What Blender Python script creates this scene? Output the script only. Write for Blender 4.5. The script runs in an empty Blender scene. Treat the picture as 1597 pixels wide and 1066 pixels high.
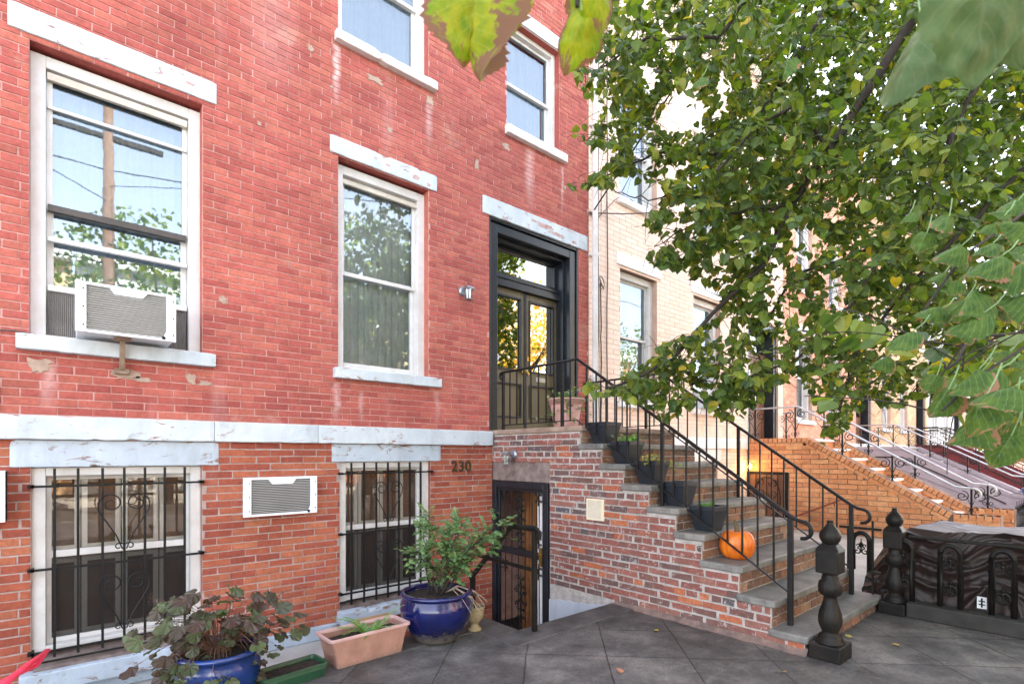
import bpy, math, random
from mathutils import Vector, Matrix, noise
R = math.radians
SC = bpy.context.scene
col = SC.collection
# ---------------------------------------------------------------- camera, sky, sun
CAM = Vector((0.0, -5.0, 1.41))
TH = R(49.283); CS, SN = math.cos(TH), math.sin(TH)
FP = 823.2                                   # focal length in pixels of a 1597 px wide picture
cd = bpy.data.cameras.new("camera"); cam = bpy.data.objects.new("camera", cd); col.objects.link(cam)
cam.location = CAM; cam.rotation_euler = (R(90), 0, TH - R(90))
cd.sensor_width = 36; cd.lens = 36 * FP / 1597; cd.shift_y = 175 / 1597
cd.clip_start = 0.05; cd.clip_end = 600
cd.dof.use_dof = True; cd.dof.focus_distance = 5.0; cd.dof.aperture_fstop = 9
SC.camera = cam
SUN_EL, SUN_AZ = R(45), R(20)               # azimuth clockwise from +Y
w = bpy.data.worlds.new("World"); SC.world = w; w.use_nodes = True
sk = w.node_tree.nodes.new('ShaderNodeTexSky'); sk.sky_type = 'NISHITA'; sk.sun_disc = False
sk.sun_elevation = SUN_EL; sk.sun_rotation = SUN_AZ; sk.air_density = 1.0; sk.dust_density = 1.2; sk.ozone_density = 1.0
bgn = w.node_tree.nodes['Background']; bgn.inputs[1].default_value = 0.15
hs = w.node_tree.nodes.new('ShaderNodeHueSaturation'); hs.inputs['Saturation'].default_value = .60
wmx = w.node_tree.nodes.new('ShaderNodeMix'); wmx.data_type = 'RGBA'; wmx.blend_type = 'MULTIPLY'; wmx.inputs[0].default_value = 1; wmx.inputs[7].default_value = (1.10, 1.0, .93, 1)
w.node_tree.links.new(sk.outputs[0], hs.inputs['Color']); w.node_tree.links.new(hs.outputs[0], wmx.inputs[6]); w.node_tree.links.new(wmx.outputs[2], bgn.inputs[0])
sl = bpy.data.lights.new("sun", 'SUN'); sl.energy = 4.5; sl.angle = R(.6); sl.color = (1.0, 0.93, 0.82)
so = bpy.data.objects.new("sun", sl); col.objects.link(so)
sdir = Vector((math.sin(SUN_AZ) * math.cos(SUN_EL), math.cos(SUN_AZ) * math.cos(SUN_EL), math.sin(SUN_EL)))
so.rotation_euler = sdir.to_track_quat('Z', 'Y').to_euler()
SC.view_settings.view_transform = 'Standard'; SC.view_settings.look = 'None'
SC.view_settings.exposure = 3.2; SC.view_settings.gamma = 1
SC.cycles.max_bounces = 7; SC.cycles.transparent_max_bounces = 24
rnd = random.Random(7)

def at(u, v, t):                             # a point t metres ahead of the camera, seen at pixel (u, v)
    k = (u - 798.5) / FP
    return Vector((CAM.x + t * (CS + SN * k), CAM.y + t * (SN - CS * k), CAM.z + t * (708 - v) / FP))

# ---------------------------------------------------------------- mesh helper
ROOT = {}
def V(*a): return Vector(a)
class MB:
    def __init__(s): s.v = []; s.f = []; s.r = []; s.lc = []
    def add(s, vs, fs, r=None):
        n = len(s.v); s.v += [tuple(p) for p in vs]
        rr = rnd.random() if r is None else r
        for f in fs: s.f.append([i + n for i in f]); s.r.append(rr)
        return s
    def box(s, x0, x1, y0, y1, z0, z1, r=None):
        vs = [(x, y, z) for z in (z0, z1) for y in (y0, y1) for x in (x0, x1)]
        return s.add(vs, [(0, 2, 3, 1), (4, 5, 7, 6), (0, 1, 5, 4), (2, 6, 7, 3), (0, 4, 6, 2), (1, 3, 7, 5)], r)
    def prism(s, poly, axis, a0, a1, r=None):     # poly = 2D points; extruded along axis
        def m(p, a):
            return (a, p[0], p[1]) if axis == 'x' else ((p[0], a, p[1]) if axis == 'y' else (p[0], p[1], a))
        n = len(poly); vs = [m(p, a0) for p in poly] + [m(p, a1) for p in poly]
        fs = [tuple(range(n))[::-1], tuple(range(n, 2 * n))] + [(i, (i + 1) % n, (i + 1) % n + n, i + n) for i in range(n)]
        return s.add(vs, fs, r)
    def tube(s, pts, r0, r1=None, n=8, r=None, closed=False, flat=None):
        r1 = r0 if r1 is None else r1
        pts = [Vector(p) for p in pts]; N = len(pts); vs = []; fs = []
        up = None
        for i, p in enumerate(pts):
            a = pts[max(i - 1, 0)]; b = pts[min(i + 1, N - 1)]
            if closed: a = pts[i - 1]; b = pts[(i + 1) % N]
            d = (b - a).normalized() if (b - a).length > 1e-9 else Vector((0, 0, 1))
            if up is None: up = Vector((0, 0, 1)) if abs(d.z) < .9 else Vector((1, 0, 0))
            sx = d.cross(up).normalized(); up2 = sx.cross(d).normalized(); up = up2
            q = r0 + (r1 - r0) * i / max(N - 1, 1)
            for k in range(n):
                t = 2 * math.pi * (k + .5) / n
                cx, cy = math.cos(t) * q, math.sin(t) * q
                if flat: cx *= flat[0]; cy *= flat[1]
                vs.append(p + sx * cx + up2 * cy)
        for i in range(N if closed else N - 1):
            j = (i + 1) % N
            for k in range(n):
                l = (k + 1) % n
                fs.append((i * n + k, i * n + l, j * n + l, j * n + k))
        if not closed: fs += [tuple(range(n))[::-1], tuple((N - 1) * n + k for k in range(n))]
        return s.add(vs, fs, r)
    def lathe(s, prof, c=(0, 0, 0), n=24, r=None, flute=None, caps=True):
        vs = []; fs = []
        for i, (q, z) in enumerate(prof):
            for k in range(n):
                t = 2 * math.pi * k / n
                qq = q * (1 + (flute(i, t) if flute else 0))
                vs.append((c[0] + qq * math.cos(t), c[1] + qq * math.sin(t), c[2] + z))
        N = len(prof)
        for i in range(N - 1):
            for k in range(n):
                l = (k + 1) % n; fs.append((i * n + k, i * n + l, (i + 1) * n + l, (i + 1) * n + k))
        if caps: fs += [tuple(range(n))[::-1], tuple((N - 1) * n + k for k in range(n))]
        return s.add(vs, fs, r)
    def quad(s, a, b, c, d, r=None): return s.add([a, b, c, d], [(0, 1, 2, 3)], r)
    def build(s, name, mat, parent=None, smooth=False, bevel=0, seg=2):
        o0 = ROOT.get(parent.name, Vector((0, 0, 0))) if parent else Vector((0, 0, 0))
        me = bpy.data.meshes.new(name)
        me.from_pydata([(p[0] - o0.x, p[1] - o0.y, p[2] - o0.z) for p in s.v], [], s.f)
        at_ = me.attributes.new('rnd', 'FLOAT', 'FACE'); at_.data.foreach_set('value', s.r)
        if s.lc:
            la = me.attributes.new('leafco', 'FLOAT_VECTOR', 'POINT'); la.data.foreach_set('vector', [q for p in s.lc for q in p])
        me.materials.append(mat)
        if smooth: me.polygons.foreach_set('use_smooth', [True] * len(s.f))
        me.update()
        o = bpy.data.objects.new(name, me); col.objects.link(o)
        if parent: o.parent = parent; ROOT[o.name] = o0
        else: ROOT[o.name] = o0
        if bevel:
            b = o.modifiers.new('bevel', 'BEVEL'); b.width = bevel; b.segments = seg; b.limit_method = 'ANGLE'; b.angle_limit = R(40)
        return o
def tag(o, label, cat=None, group=None, kind=None):
    if label: o['label'] = label
    if cat: o['category'] = cat
    if group: o['group'] = group
    if kind: o['kind'] = kind
    return o
def thing(name, loc, label, cat, group=None):
    o = bpy.data.objects.new(name, None); col.objects.link(o); o.location = loc; o.empty_display_size = .1
    ROOT[o.name] = Vector(loc); return tag(o, label, cat, group)
def structure(o): o['kind'] = 'structure'; return o
def copy_thing(src, delta, label=None):
    r_ = src.copy(); col.objects.link(r_); r_.location = Vector(src.location) + Vector(delta)
    ROOT[r_.name] = ROOT[src.name] + Vector(delta)
    if label: r_['label'] = label
    for ch in list(src.children):
        c_ = ch.copy(); col.objects.link(c_); c_.parent = r_
        for g in list(ch.children):
            d_ = g.copy(); col.objects.link(d_); d_.parent = c_
    return r_

# ---------------------------------------------------------------- materials
def newmat(name):
    m = bpy.data.materials.new(name); m.use_nodes = True; nt = m.node_tree
    return m, nt, nt.nodes['Principled BSDF']
def N(nt, t, **k):
    n = nt.nodes.new('ShaderNode' + t)
    for a, b in k.items():
        if a.startswith('i'): n.inputs[int(a[1:])].default_value = b
        else: setattr(n, a, b)
    return n
def coords(nt): return N(nt, 'NewGeometry').outputs['Position']
def noise_(nt, scale, detail=4, rough=.6, vec=None, dist=0):
    n = N(nt, 'TexNoise'); n.inputs['Scale'].default_value = scale; n.inputs['Detail'].default_value = detail
    n.inputs['Roughness'].default_value = rough; n.inputs['Distortion'].default_value = dist
    nt.links.new(vec or coords(nt), n.inputs['Vector']); return n.outputs['Fac']
def ramp(nt, fac, stops, interp='LINEAR'):
    n = N(nt, 'ValToRGB'); n.color_ramp.interpolation = interp
    e = n.color_ramp.elements
    while len(e) < len(stops): e.new(.5)
    for i, (p, c) in enumerate(stops):
        e[i].position = p; e[i].color = (*c, 1) if len(c) == 3 else c
    nt.links.new(fac, n.inputs[0]); return n.outputs[0]
def mix(nt, fac, a, b, mode='MIX'):
    n = N(nt, 'Mix'); n.data_type = 'RGBA'; n.blend_type = mode
    for s_, v in ((0, fac), (6, a), (7, b)):
        if hasattr(v, 'node'): nt.links.new(v, n.inputs[s_])
        else: n.inputs[s_].default_value = v if s_ == 0 else ((*v, 1) if len(v) == 3 else v)
    return n.outputs[2]
def math_(nt, op, a, b=0.0, clamp=False):
    n = N(nt, 'Math', operation=op); n.use_clamp = clamp
    for i, v in enumerate((a, b)):
        if hasattr(v, 'node'): nt.links.new(v, n.inputs[i])
        else: n.inputs[i].default_value = v
    return n.outputs[0]
def bump(nt, bs, h, strength=.3, dist=.01):
    n = N(nt, 'Bump'); n.inputs['Strength'].default_value = strength; n.inputs['Distance'].default_value = dist
    nt.links.new(h, n.inputs['Height']); nt.links.new(n.outputs[0], bs.inputs['Normal'])
def attr(nt, name='rnd'):
    n = N(nt, 'Attribute'); n.attribute_name = name; return n.outputs['Fac']
def stretch(nt, sx, sy, sz):
    n = N(nt, 'Mapping'); n.inputs['Scale'].default_value = (sx, sy, sz)
    nt.links.new(coords(nt), n.inputs[0]); return n.outputs[0]

def basic(name, c1, c2=None, rough=.6, scale=6, metal=0, bmp=.15, bscale=60, spec=.5, coat=0, lo=.35, hi=.65, dirt=0):
    m, nt, b = newmat(name)
    c2 = c2 or tuple(x * .75 for x in c1)
    f = noise_(nt, scale, 6, .65)
    c = ramp(nt, f, [(lo, c2), (hi, c1)])
    if dirt:                                  # splashed soil and scale around the foot
        sz = N(nt, 'SeparateXYZ'); nt.links.new(coords(nt), sz.inputs[0])
        dm_ = math_(nt, 'SUBTRACT', math_(nt, 'MULTIPLY', noise_(nt, 22, 6, .75), dirt * 2.6), sz.outputs[2]); c = mix(nt, ramp(nt, dm_, [(.02, (0, 0, 0)), (.09, (1, 1, 1))]), c, (.11, .095, .08))
    nt.links.new(c, b.inputs['Base Color'])
    b.inputs['Roughness'].default_value = rough; b.inputs['Metallic'].default_value = metal
    b.inputs['Specular IOR Level'].default_value = spec
    b.inputs['Coat Weight'].default_value = coat
    if bmp: bump(nt, b, noise_(nt, bscale, 4), bmp, .004)
    return m
def peeling(name, c, under, amount=.62, blue=None):
    m, nt, b = newmat(name)
    base = mix(nt, ramp(nt, noise_(nt, 3, 5), [(.3, (0, 0, 0)), (.7, (1, 1, 1))]), c, tuple(x * .86 for x in (blue or c)))
    f = noise_(nt, 1, 8, .7, stretch(nt, 5, 5, 14), 1.2)
    mask = ramp(nt, f, [(amount, (0, 0, 0)), (amount + .02, (1, 1, 1))])
    f2 = noise_(nt, 2.2, 3)
    mask = math_(nt, 'MULTIPLY', mask, ramp(nt, f2, [(.45, (0, 0, 0)), (.55, (1, 1, 1))]))
    grime = ramp(nt, noise_(nt, 1, 6, .7, stretch(nt, 4, 4, 1.3)), [(.5, (1, 1, 1)), (.8, (.72, .7, .66))])
    base = mix(nt, 1.0, base, grime, 'MULTIPLY')
    nt.links.new(mix(nt, mask, base, under), b.inputs['Base Color'])
    b.inputs['Roughness'].default_value = .62
    h = math_(nt, 'SUBTRACT', noise_(nt, 45, 5), math_(nt, 'MULTIPLY', mask, 1.2))
    bump(nt, b, h, .35, .004)
    return m
STREAKS = [(2.05, .045, 4.75, 5.40, .6), (3.10, .05, 4.75, 5.3, .35), (2.05, .05, 1.69, 2.12, .4), (3.2, .05, 1.7, 2.12, .25), (4.6, .10, 4.5, 5.34, .35), (5.2, .03, 4.6, 5.34, .45), (2.3, .04, 1.70, 2.05, .3), (-.05, .06, 1.7, 2.1, .3), (1.45, .3, 4.6, 5.6, .12)]
def brickmat(name, stops, mortar_smear=(.6, .5, .45), smear=.66, spots=None, weather=1.0, bmp=.5, streak=.0, patch=None, marks=(), clean=False):
    m, nt, b = newmat(name)
    c = ramp(nt, attr(nt), stops)
    if clean: weather = .25
    big = ramp(nt, noise_(nt, .9, 4), [(.3, (.78, .74, .74)), (.7, (1.15, 1.12, 1.1))])
    c = mix(nt, weather, c, mix(nt, 1.0, c, big, 'MULTIPLY'))
    fine = ramp(nt, noise_(nt, 42, 6, .7), [(.3, (.72, .7, .68) if not clean else (.95, .94, .93)), (.62, (1.08, 1.06, 1.05))])
    c = mix(nt, 1.0, c, fine, 'MULTIPLY')
    med = ramp(nt, noise_(nt, 9, 5, .7), [(.35, (.82, .8, .8) if not clean else (.97, .96, .95)), (.65, (1.05, 1.05, 1.05))])
    c = mix(nt, 1.0, c, med, 'MULTIPLY')
    if patch:                                 # places where the paint has worn off
        pm = ramp(nt, noise_(nt, 1.7, 8, .72, None, .6), [(.60, (0, 0, 0)), (.66, (1, 1, 1))])
        c = mix(nt, math_(nt, 'MULTIPLY', pm, .75), c, patch)
    sm = ramp(nt, noise_(nt, 24, 7, .75), [(smear, (0, 0, 0)), (smear + .05, (1, 1, 1))])
    c = mix(nt, math_(nt, 'MULTIPLY', sm, .6), c, mortar_smear)
    if streak:
        st = ramp(nt, noise_(nt, 1, 5, .6, stretch(nt, 3.2, 3.2, .35)), [(.6, (0, 0, 0)), (.75, (1, 1, 1))])
        c = mix(nt, math_(nt, 'MULTIPLY', st, streak), c, (.72, .55, .53))
    if marks:                                 # lime run-off that has stained the paint under the sills
        sp_ = N(nt, 'SeparateXYZ'); nt.links.new(coords(nt), sp_.inputs[0]); wobx = math_(nt, 'MULTIPLY', math_(nt, 'SUBTRACT', noise_(nt, 6, 4), .5), .12)
        xx = math_(nt, 'ADD', sp_.outputs[0], wobx); brk_ = noise_(nt, 14, 6, .7); tot = None
        for (x0, wd, za, zb, st) in marks:
            gx = math_(nt, 'SUBTRACT', 1.0, math_(nt, 'DIVIDE', math_(nt, 'ABSOLUTE', math_(nt, 'SUBTRACT', xx, x0)), wd), True)
            gz = math_(nt, 'MULTIPLY', math_(nt, 'DIVIDE', math_(nt, 'SUBTRACT', sp_.outputs[2], za), (zb - za) * .5, True), math_(nt, 'MULTIPLY', math_(nt, 'SUBTRACT', zb, sp_.outputs[2]), 30.0, True))
            g_ = math_(nt, 'MULTIPLY', math_(nt, 'MULTIPLY', gx, gz), st * 2.2); tot = g_ if tot is None else math_(nt, 'ADD', tot, g_)
        c = mix(nt, math_(nt, 'MULTIPLY', tot, brk_, True), c, (.74, .60, .58))
    nt.links.new(c, b.inputs['Base Color']); b.inputs['Roughness'].default_value = .78
    b.inputs['Specular IOR Level'].default_value = .3
    bump(nt, b, noise_(nt, 55, 7, .7), bmp, .005)
    return m
def glassmat(name, refl=.35, tint=(.8, .86, .86), wav=.0025, gc=(.52, .58, .62)):
    m, nt, b = newmat(name); nt.nodes.remove(b)
    out = nt.nodes['Material Output']
    g = N(nt, 'BsdfGlossy'); g.inputs['Roughness'].default_value = .015; g.inputs['Color'].default_value = (*gc, 1)
    t = N(nt, 'BsdfTransparent'); t.inputs[0].default_value = (*tint, 1)
    lw = N(nt, 'LayerWeight'); lw.inputs[0].default_value = .35
    f = math_(nt, 'ADD', math_(nt, 'MULTIPLY', lw.outputs['Fresnel'], .9), refl, True)
    mx = N(nt, 'MixShader'); nt.links.new(f, mx.inputs[0]); nt.links.new(t.outputs[0], mx.inputs[1]); nt.links.new(g.outputs[0], mx.inputs[2])
    bp = N(nt, 'Bump'); bp.inputs['Strength'].default_value = wav; bp.inputs['Distance'].default_value = .05
    nt.links.new(noise_(nt, 5, 2), bp.inputs['Height']); nt.links.new(bp.outputs[0], g.inputs['Normal'])
    nt.links.new(mx.outputs[0], out.inputs[0]); return m
def screenmat():
    m, nt, b = newmat('insect_screen_mesh'); out = nt.nodes['Material Output']; t = N(nt, 'BsdfTransparent')
    b.inputs['Base Color'].default_value = (.014, .014, .015, 1); b.inputs['Roughness'].default_value = .8; mx = N(nt, 'MixShader'); mx.inputs[0].default_value = .48
    nt.links.new(t.outputs[0], mx.inputs[1]); nt.links.new(b.outputs[0], mx.inputs[2]); nt.links.new(mx.outputs[0], out.inputs[0]); return m
def leafmat(name, stops, back=(.35, .45, .3), trans=.45, rough=.42, brown=.0, brownc=(.16, .06, .02)):
    m, nt, b = newmat(name); out = nt.nodes['Material Output']
    c = ramp(nt, attr(nt), stops)
    c = mix(nt, 1.0, c, ramp(nt, noise_(nt, 18, 3), [(.3, (.75, .78, .75)), (.7, (1.2, 1.15, 1.1))]), 'MULTIPLY')
    if brown:
        bm_ = ramp(nt, noise_(nt, 26, 5, .6), [(1 - brown, (0, 0, 0)), (1 - brown + .06, (1, 1, 1))])
        c = mix(nt, bm_, c, brownc)
    geo = N(nt, 'NewGeometry')
    c2 = mix(nt, math_(nt, 'MULTIPLY', geo.outputs['Backfacing'], .45), c, back)
    nt.links.new(c2, b.inputs['Base Color']); b.inputs['Roughness'].default_value = rough
    b.inputs['Specular IOR Level'].default_value = .45
    tr = N(nt, 'BsdfTranslucent'); nt.links.new(mix(nt, 1.0, c, (1.85, 1.8, .45), 'MULTIPLY'), tr.inputs[0])
    mx = N(nt, 'MixShader'); mx.inputs[0].default_value = trans
    nt.links.new(b.outputs[0], mx.inputs[1]); nt.links.new(tr.outputs[0], mx.inputs[2]); nt.links.new(mx.outputs[0], out.inputs[0])
    return m

MT = {}
RB = [(0, (.375, .090, .076)), (.25, (.435, .112, .092)), (.6, (.475, .128, .103)), (.88, (.515, .163, .118)), (1, (.41, .120, .09))]
MT['red'] = brickmat('red_painted_brick', RB, (.66, .42, .40), .66, streak=.22, patch=(.44, .20, .15), bmp=.35, marks=STREAKS)
MT['red_mortar'] = basic('pink_mortar', (.62, .40, .365), (.48, .25, .22), .9, 9, bscale=90)
BB = [(0, (.30, .075, .05)), (.3, (.37, .10, .06)), (.65, (.42, .13, .07)), (.9, (.47, .175, .095)), (1, (.32, .08, .055))]
MT['base'] = brickmat('worn_orange_brick', BB, (.6, .5, .47), .68, patch=(.33, .065, .06), bmp=.45, streak=.12)
MT['base_mortar'] = basic('grey_mortar', (.46, .39, .37), (.33, .24, .22), .95, 12, bscale=90)
SBk = [(0, (.10, .10, .11)), (.06, (.15, .105, .10)), (.25, (.20, .11, .095)), (.45, (.27, .115, .095)), (.7, (.32, .125, .10)), (.85, (.30, .15, .12)), (.93, (.44, .14, .07)), (1, (.52, .19, .09))]
MT['stoop'] = brickmat('old_stoop_brick', SBk, (.60, .54, .51), .575, bmp=.8)
MT['stoop_mortar'] = basic('light_stoop_mortar', (.48, .45, .42), (.31, .285, .26), .95, 14, bscale=80, bmp=.5)
PB = [(0, (.76, .56, .42)), (.5, (.79, .60, .46)), (1, (.82, .64, .50))]
PB = [(0, (.85, .66, .55)), (.5, (.88, .70, .59)), (1, (.89, .74, .63))]
MT['peach'] = brickmat('peach_painted_brick', PB, (.75, .6, .5), .8, bmp=.2, clean=True)
MT['peach_mortar'] = basic('peach_mortar', (.58, .41, .32), (.50, .33, .25), .9)
OB = [(0, (.60, .27, .12)), (.3, (.70, .34, .16)), (.7, (.76, .42, .21)), (1, (.64, .28, .14))]
MT['orange'] = brickmat('orange_face_brick', OB, (.7, .62, .58), .72, bmp=.3)
MT['orange_mortar'] = basic('dark_and_pale_mortar', (.34, .25, .19), (.11, .075, .055), .9, 2)
SB = [(0, (.72, .34, .23)), (.5, (.80, .43, .30)), (1, (.83, .50, .36))]
MT['salmon'] = brickmat('salmon_brick', SB, (.7, .6, .5), .75, bmp=.2)
MT['yellow'] = brickmat('yellow_brick', [(0, (.58, .40, .22)), (1, (.72, .54, .34))], (.7, .6, .5), .75, bmp=.2)
MT['white_trim'] = basic('white_window_paint', (.70, .695, .69), (.58, .56, .53), .5, 5, bscale=30)
MT['stone_white'] = peeling('peeling_white_stone', (.60, .65, .68), (.30, .14, .11), .595, (.53, .61, .67))
MT['stone_blue'] = peeling('peeling_pale_blue_stone', (.50, .57, .64), (.24, .17, .15), .56, (.45, .53, .62))
MT['sash'] = basic('cream_sash', (.62, .58, .50), (.5, .45, .37), .5)
MT['bronze'] = basic('bronze_sash', (.07, .056, .048), (.04, .033, .028), .4)
MT['glass'] = glassmat('window_glass', .32, (.96, .97, .96), gc=(.50, .58, .65))
MT['glass_low'] = glassmat('basement_glass', .10, (.92, .90, .87), gc=(.7, .66, .6))
MT['glass_door'] = glassmat('door_glass', .50, (.6, .6, .55), gc=(.75, .74, .70))
MT['screen'] = screenmat()
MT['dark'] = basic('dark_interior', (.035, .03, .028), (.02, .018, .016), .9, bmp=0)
MT['curtain'] = basic('pale_curtain', (.78, .80, .80), (.64, .68, .68), .9, 3)
MT['glow_backdrop'] = basic('brown_glow_backdrop', (.22, .14, .105), (.14, .09, .065), .8, 3)  # dim warm glow of the room put into a backdrop colour
MT['rim_pink'] = basic('pink_trough_rim', (.56, .37, .35), (.46, .28, .26), .5, 6)
MT['bright_trim'] = basic('bright_white_paint', (.86, .86, .85), (.76, .75, .73), .5, 5)
MT['blind'] = basic('warm_wood_blind', (.30, .14, .05), (.16, .07, .03), .6, 8)
MT['ac_white'] = basic('white_enamel_casing', (.82, .84, .86), (.74, .76, .78), .35, 4, bmp=.05)
MT['ac_grey'] = basic('grey_louvre_metal', (.13, .14, .16), (.09, .10, .115), .45, 5)
MT['accordion'] = basic('grey_accordion_vinyl', (.36, .34, .32), (.27, .25, .23), .6)
MT['iron'] = basic('black_iron_paint', (.006, .0065, .008), (.012, .011, .010), .5, 12, bmp=.3, bscale=120, spec=.28)
MT['castiron'] = basic('weathered_black_cast_iron', (.007, .007, .007), (.018, .015, .012), .45, 9, bmp=.6, bscale=60, spec=.2)
MT['silver'] = basic('silver_handrail_paint', (.62, .63, .66), (.45, .46, .48), .35, 8, metal=.4)
MT['doorblue'] = basic('dark_blue_grey_door_paint', (.016, .021, .028), (.009, .011, .014), .32, 6, bmp=.25, bscale=40)
MT['dooroak'] = basic('olive_brown_door_paint', (.14, .115, .06), (.10, .08, .045), .4, 3, bmp=.1)
MT['stone_tread'] = basic('bluestone_tread', (.22, .21, .19), (.10, .10, .095), .55, 5, bmp=.6, bscale=30)
MT['stone_land'] = basic('brownstone_slab', (.36, .27, .21), (.22, .15, .11), .8, 8, bmp=.6, bscale=40)
MT['stucco'] = peeling('cracked_blue_white_stucco', (.55, .60, .66), (.34, .34, .34), .60, (.50, .56, .63))
MT['planter'] = basic('dark_grey_plastic', (.018, .023, .032), (.012, .016, .021), .42, 4, bmp=.05)
MT['terracotta'] = basic('pale_terracotta_plastic', (.40, .22, .17), (.29, .155, .115), .7, 9, bmp=.25, dirt=.045)
MT['pinkpot'] = basic('pink_plastic_pot', (.60, .36, .32), (.52, .28, .24), .55, 4)
MT['cobalt'] = basic('cobalt_glaze', (.004, .009, .095), (.006, .007, .035), .10, 3, bmp=.06, bscale=9, coat=.25, dirt=.10)
MT['green_tray'] = basic('green_plastic', (.02, .085, .04), (.015, .055, .03), .4)
MT['soil'] = basic('potting_soil', (.035, .024, .016), (.012, .008, .006), .95, 40, bmp=1, bscale=60)
MT['urnstone'] = basic('mossy_cast_stone', (.33, .26, .15), (.2, .15, .08), .85, 20, bmp=1, bscale=50)
MT['pumpkin'] = basic('pumpkin_skin', (.74, .20, .012), (.56, .10, .006), .38, 11, bmp=.1, bscale=30)
MT['stem'] = basic('pumpkin_stem', (.16, .12, .06), (.08, .06, .03), .8, 20)
MT['bark'] = basic('dark_bark', (.045, .034, .027), (.02, .015, .012), .9, 14, bmp=1, bscale=40)
MT['cream'] = basic('cream_plastic', (.78, .70, .52), (.70, .62, .44), .5)
MT['brass'] = basic('brass', (.55, .38, .12), (.40, .26, .08), .3, metal=.9)
MT['pewter'] = basic('pewter_metal', (.35, .38, .42), (.25, .27, .3), .3, metal=.7)
MT['wood_old'] = basic('rotten_grey_wood', (.26, .21, .19), (.13, .09, .08), .85, 9, bmp=.8, bscale=40)
MT['woodfloor'] = basic('orange_wood_panelling', (.33, .14, .05), (.19, .075, .028), .5, 6)
MT['tarp'] = basic('brown_tarpaulin', (.034, .018, .0145), (.017, .010, .008), .50, 3, bmp=.25, bscale=30)
MT['cardboard'] = basic('cardboard', (.42, .26, .12), (.32, .19, .08), .85)
MT['flag'] = basic('hot_pink_plastic', (.85, .04, .10), (.75, .03, .07), .4)
MT['asphalt'] = basic('asphalt', (.06, .06, .06), (.04, .04, .04), .9, 3)
MT['concrete'] = basic('pale_concrete', (.42, .40, .37), (.30, .29, .27), .9, 2, bmp=.4)
MT['lavender'] = basic('lavender_painted_stone', (.42, .37, .42), (.34, .30, .34), .8, 3)
MT['maroon'] = basic('maroon_shingle', (.20, .035, .04), (.11, .02, .025), .8, 22)
MT['whitestep'] = basic('white_marble_step', (.80, .78, .75), (.66, .63, .60), .6, 5)
MT['brown_door'] = basic('brown_wood_door', (.20, .09, .05), (.13, .055, .03), .5)
MT['cable'] = basic('grey_brown_cable', (.14, .10, .09), (.10, .07, .06), .7)
MT['wall_plain'] = basic('pale_grey_wall', (.62, .62, .60), (.5, .5, .48), .9, 1)

def slate():
    m, nt, b = newmat('diagonal_slate_paving')
    mp = N(nt, 'Mapping'); mp.inputs['Rotation'].default_value = (0, 0, R(45)); nt.links.new(coords(nt), mp.inputs[0])
    # rotated axes: X' = (x-y)/sqrt2, Y' = (x+y)/sqrt2
    sh = N(nt, 'VectorMath', operation='ADD'); sh.inputs[1].default_value = (-4.49 + .56 * 20, -.21 + .56 * 20, 0); nt.links.new(mp.outputs[0], sh.inputs[0])
    wob = N(nt, 'TexNoise'); wob.inputs['Scale'].default_value = 3; nt.links.new(coords(nt), wob.inputs['Vector'])
    wa = N(nt, 'VectorMath', operation='MULTIPLY_ADD'); nt.links.new(wob.outputs['Color'], wa.inputs[0]); wa.inputs[1].default_value = (.02, .02, 0); nt.links.new(sh.outputs[0], wa.inputs[2])
    bk = N(nt, 'TexBrick'); bk.offset = 0; bk.inputs['Scale'].default_value = 1; bk.inputs['Mortar Size'].default_value = .006
    bk.inputs['Mortar Smooth'].default_value = .3; bk.inputs['Brick Width'].default_value = .56; bk.inputs['Row Height'].default_value = .56
    bk.inputs['Color1'].default_value = (.120, .115, .111, 1); bk.inputs['Color2'].default_value = (.078, .075, .072, 1); bk.inputs['Mortar'].default_value = (.035, .032, .03, 1)
    nt.links.new(wa.outputs[0], bk.inputs['Vector'])
    blot = ramp(nt, noise_(nt, 2.6, 7, .72), [(.30, (.38, .37, .36)), (.5, (.95, .95, .95)), (.68, (2.0, 1.95, 1.85))])
    c = mix(nt, 1.0, bk.outputs['Color'], blot, 'MULTIPLY')
    c = mix(nt, 1.0, c, ramp(nt, noise_(nt, 45, 6, .7), [(.3, (.7, .7, .7)), (.7, (1.3, 1.3, 1.3))]), 'MULTIPLY')
    sw_ = ramp(nt, noise_(nt, 1, 7, .75, stretch(nt, 2.2, 5.5, 3), 1.5), [(.56, (0, 0, 0)), (.72, (1, 1, 1))]); c = mix(nt, math_(nt, 'MULTIPLY', sw_, .35), c, (.24, .235, .22))
    sp = ramp(nt, noise_(nt, 38, 3, .5), [(.70, (0, 0, 0)), (.72, (1, 1, 1))])
    c = mix(nt, math_(nt, 'MULTIPLY', sp, .5), c, (.35, .34, .32))
    nt.links.new(c, b.inputs['Base Color'])
    nt.links.new(ramp(nt, noise_(nt, 5, 5), [(.3, (.42, .42, .42)), (.7, (.75, .75, .75))]), b.inputs['Roughness'])
    h = math_(nt, 'SUBTRACT', math_(nt, 'ADD', math_(nt, 'MULTIPLY', noise_(nt, 30, 6), .4), math_(nt, 'MULTIPLY', noise_(nt, 5, 4), .6)), math_(nt, 'MULTIPLY', bk.outputs['Fac'], .6))
    bump(nt, b, h, .5, .012)
    return m
MT['slate'] = slate()
MT['curbstone'] = basic('dark_curb_stone', (.034, .032, .028), (.016, .015, .013), .8, 6, bmp=.8, bscale=25)
MT['coping'] = basic('slate_coping', (.105, .10, .097), (.045, .043, .042), .6, 5, bmp=.7, bscale=25)

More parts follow.
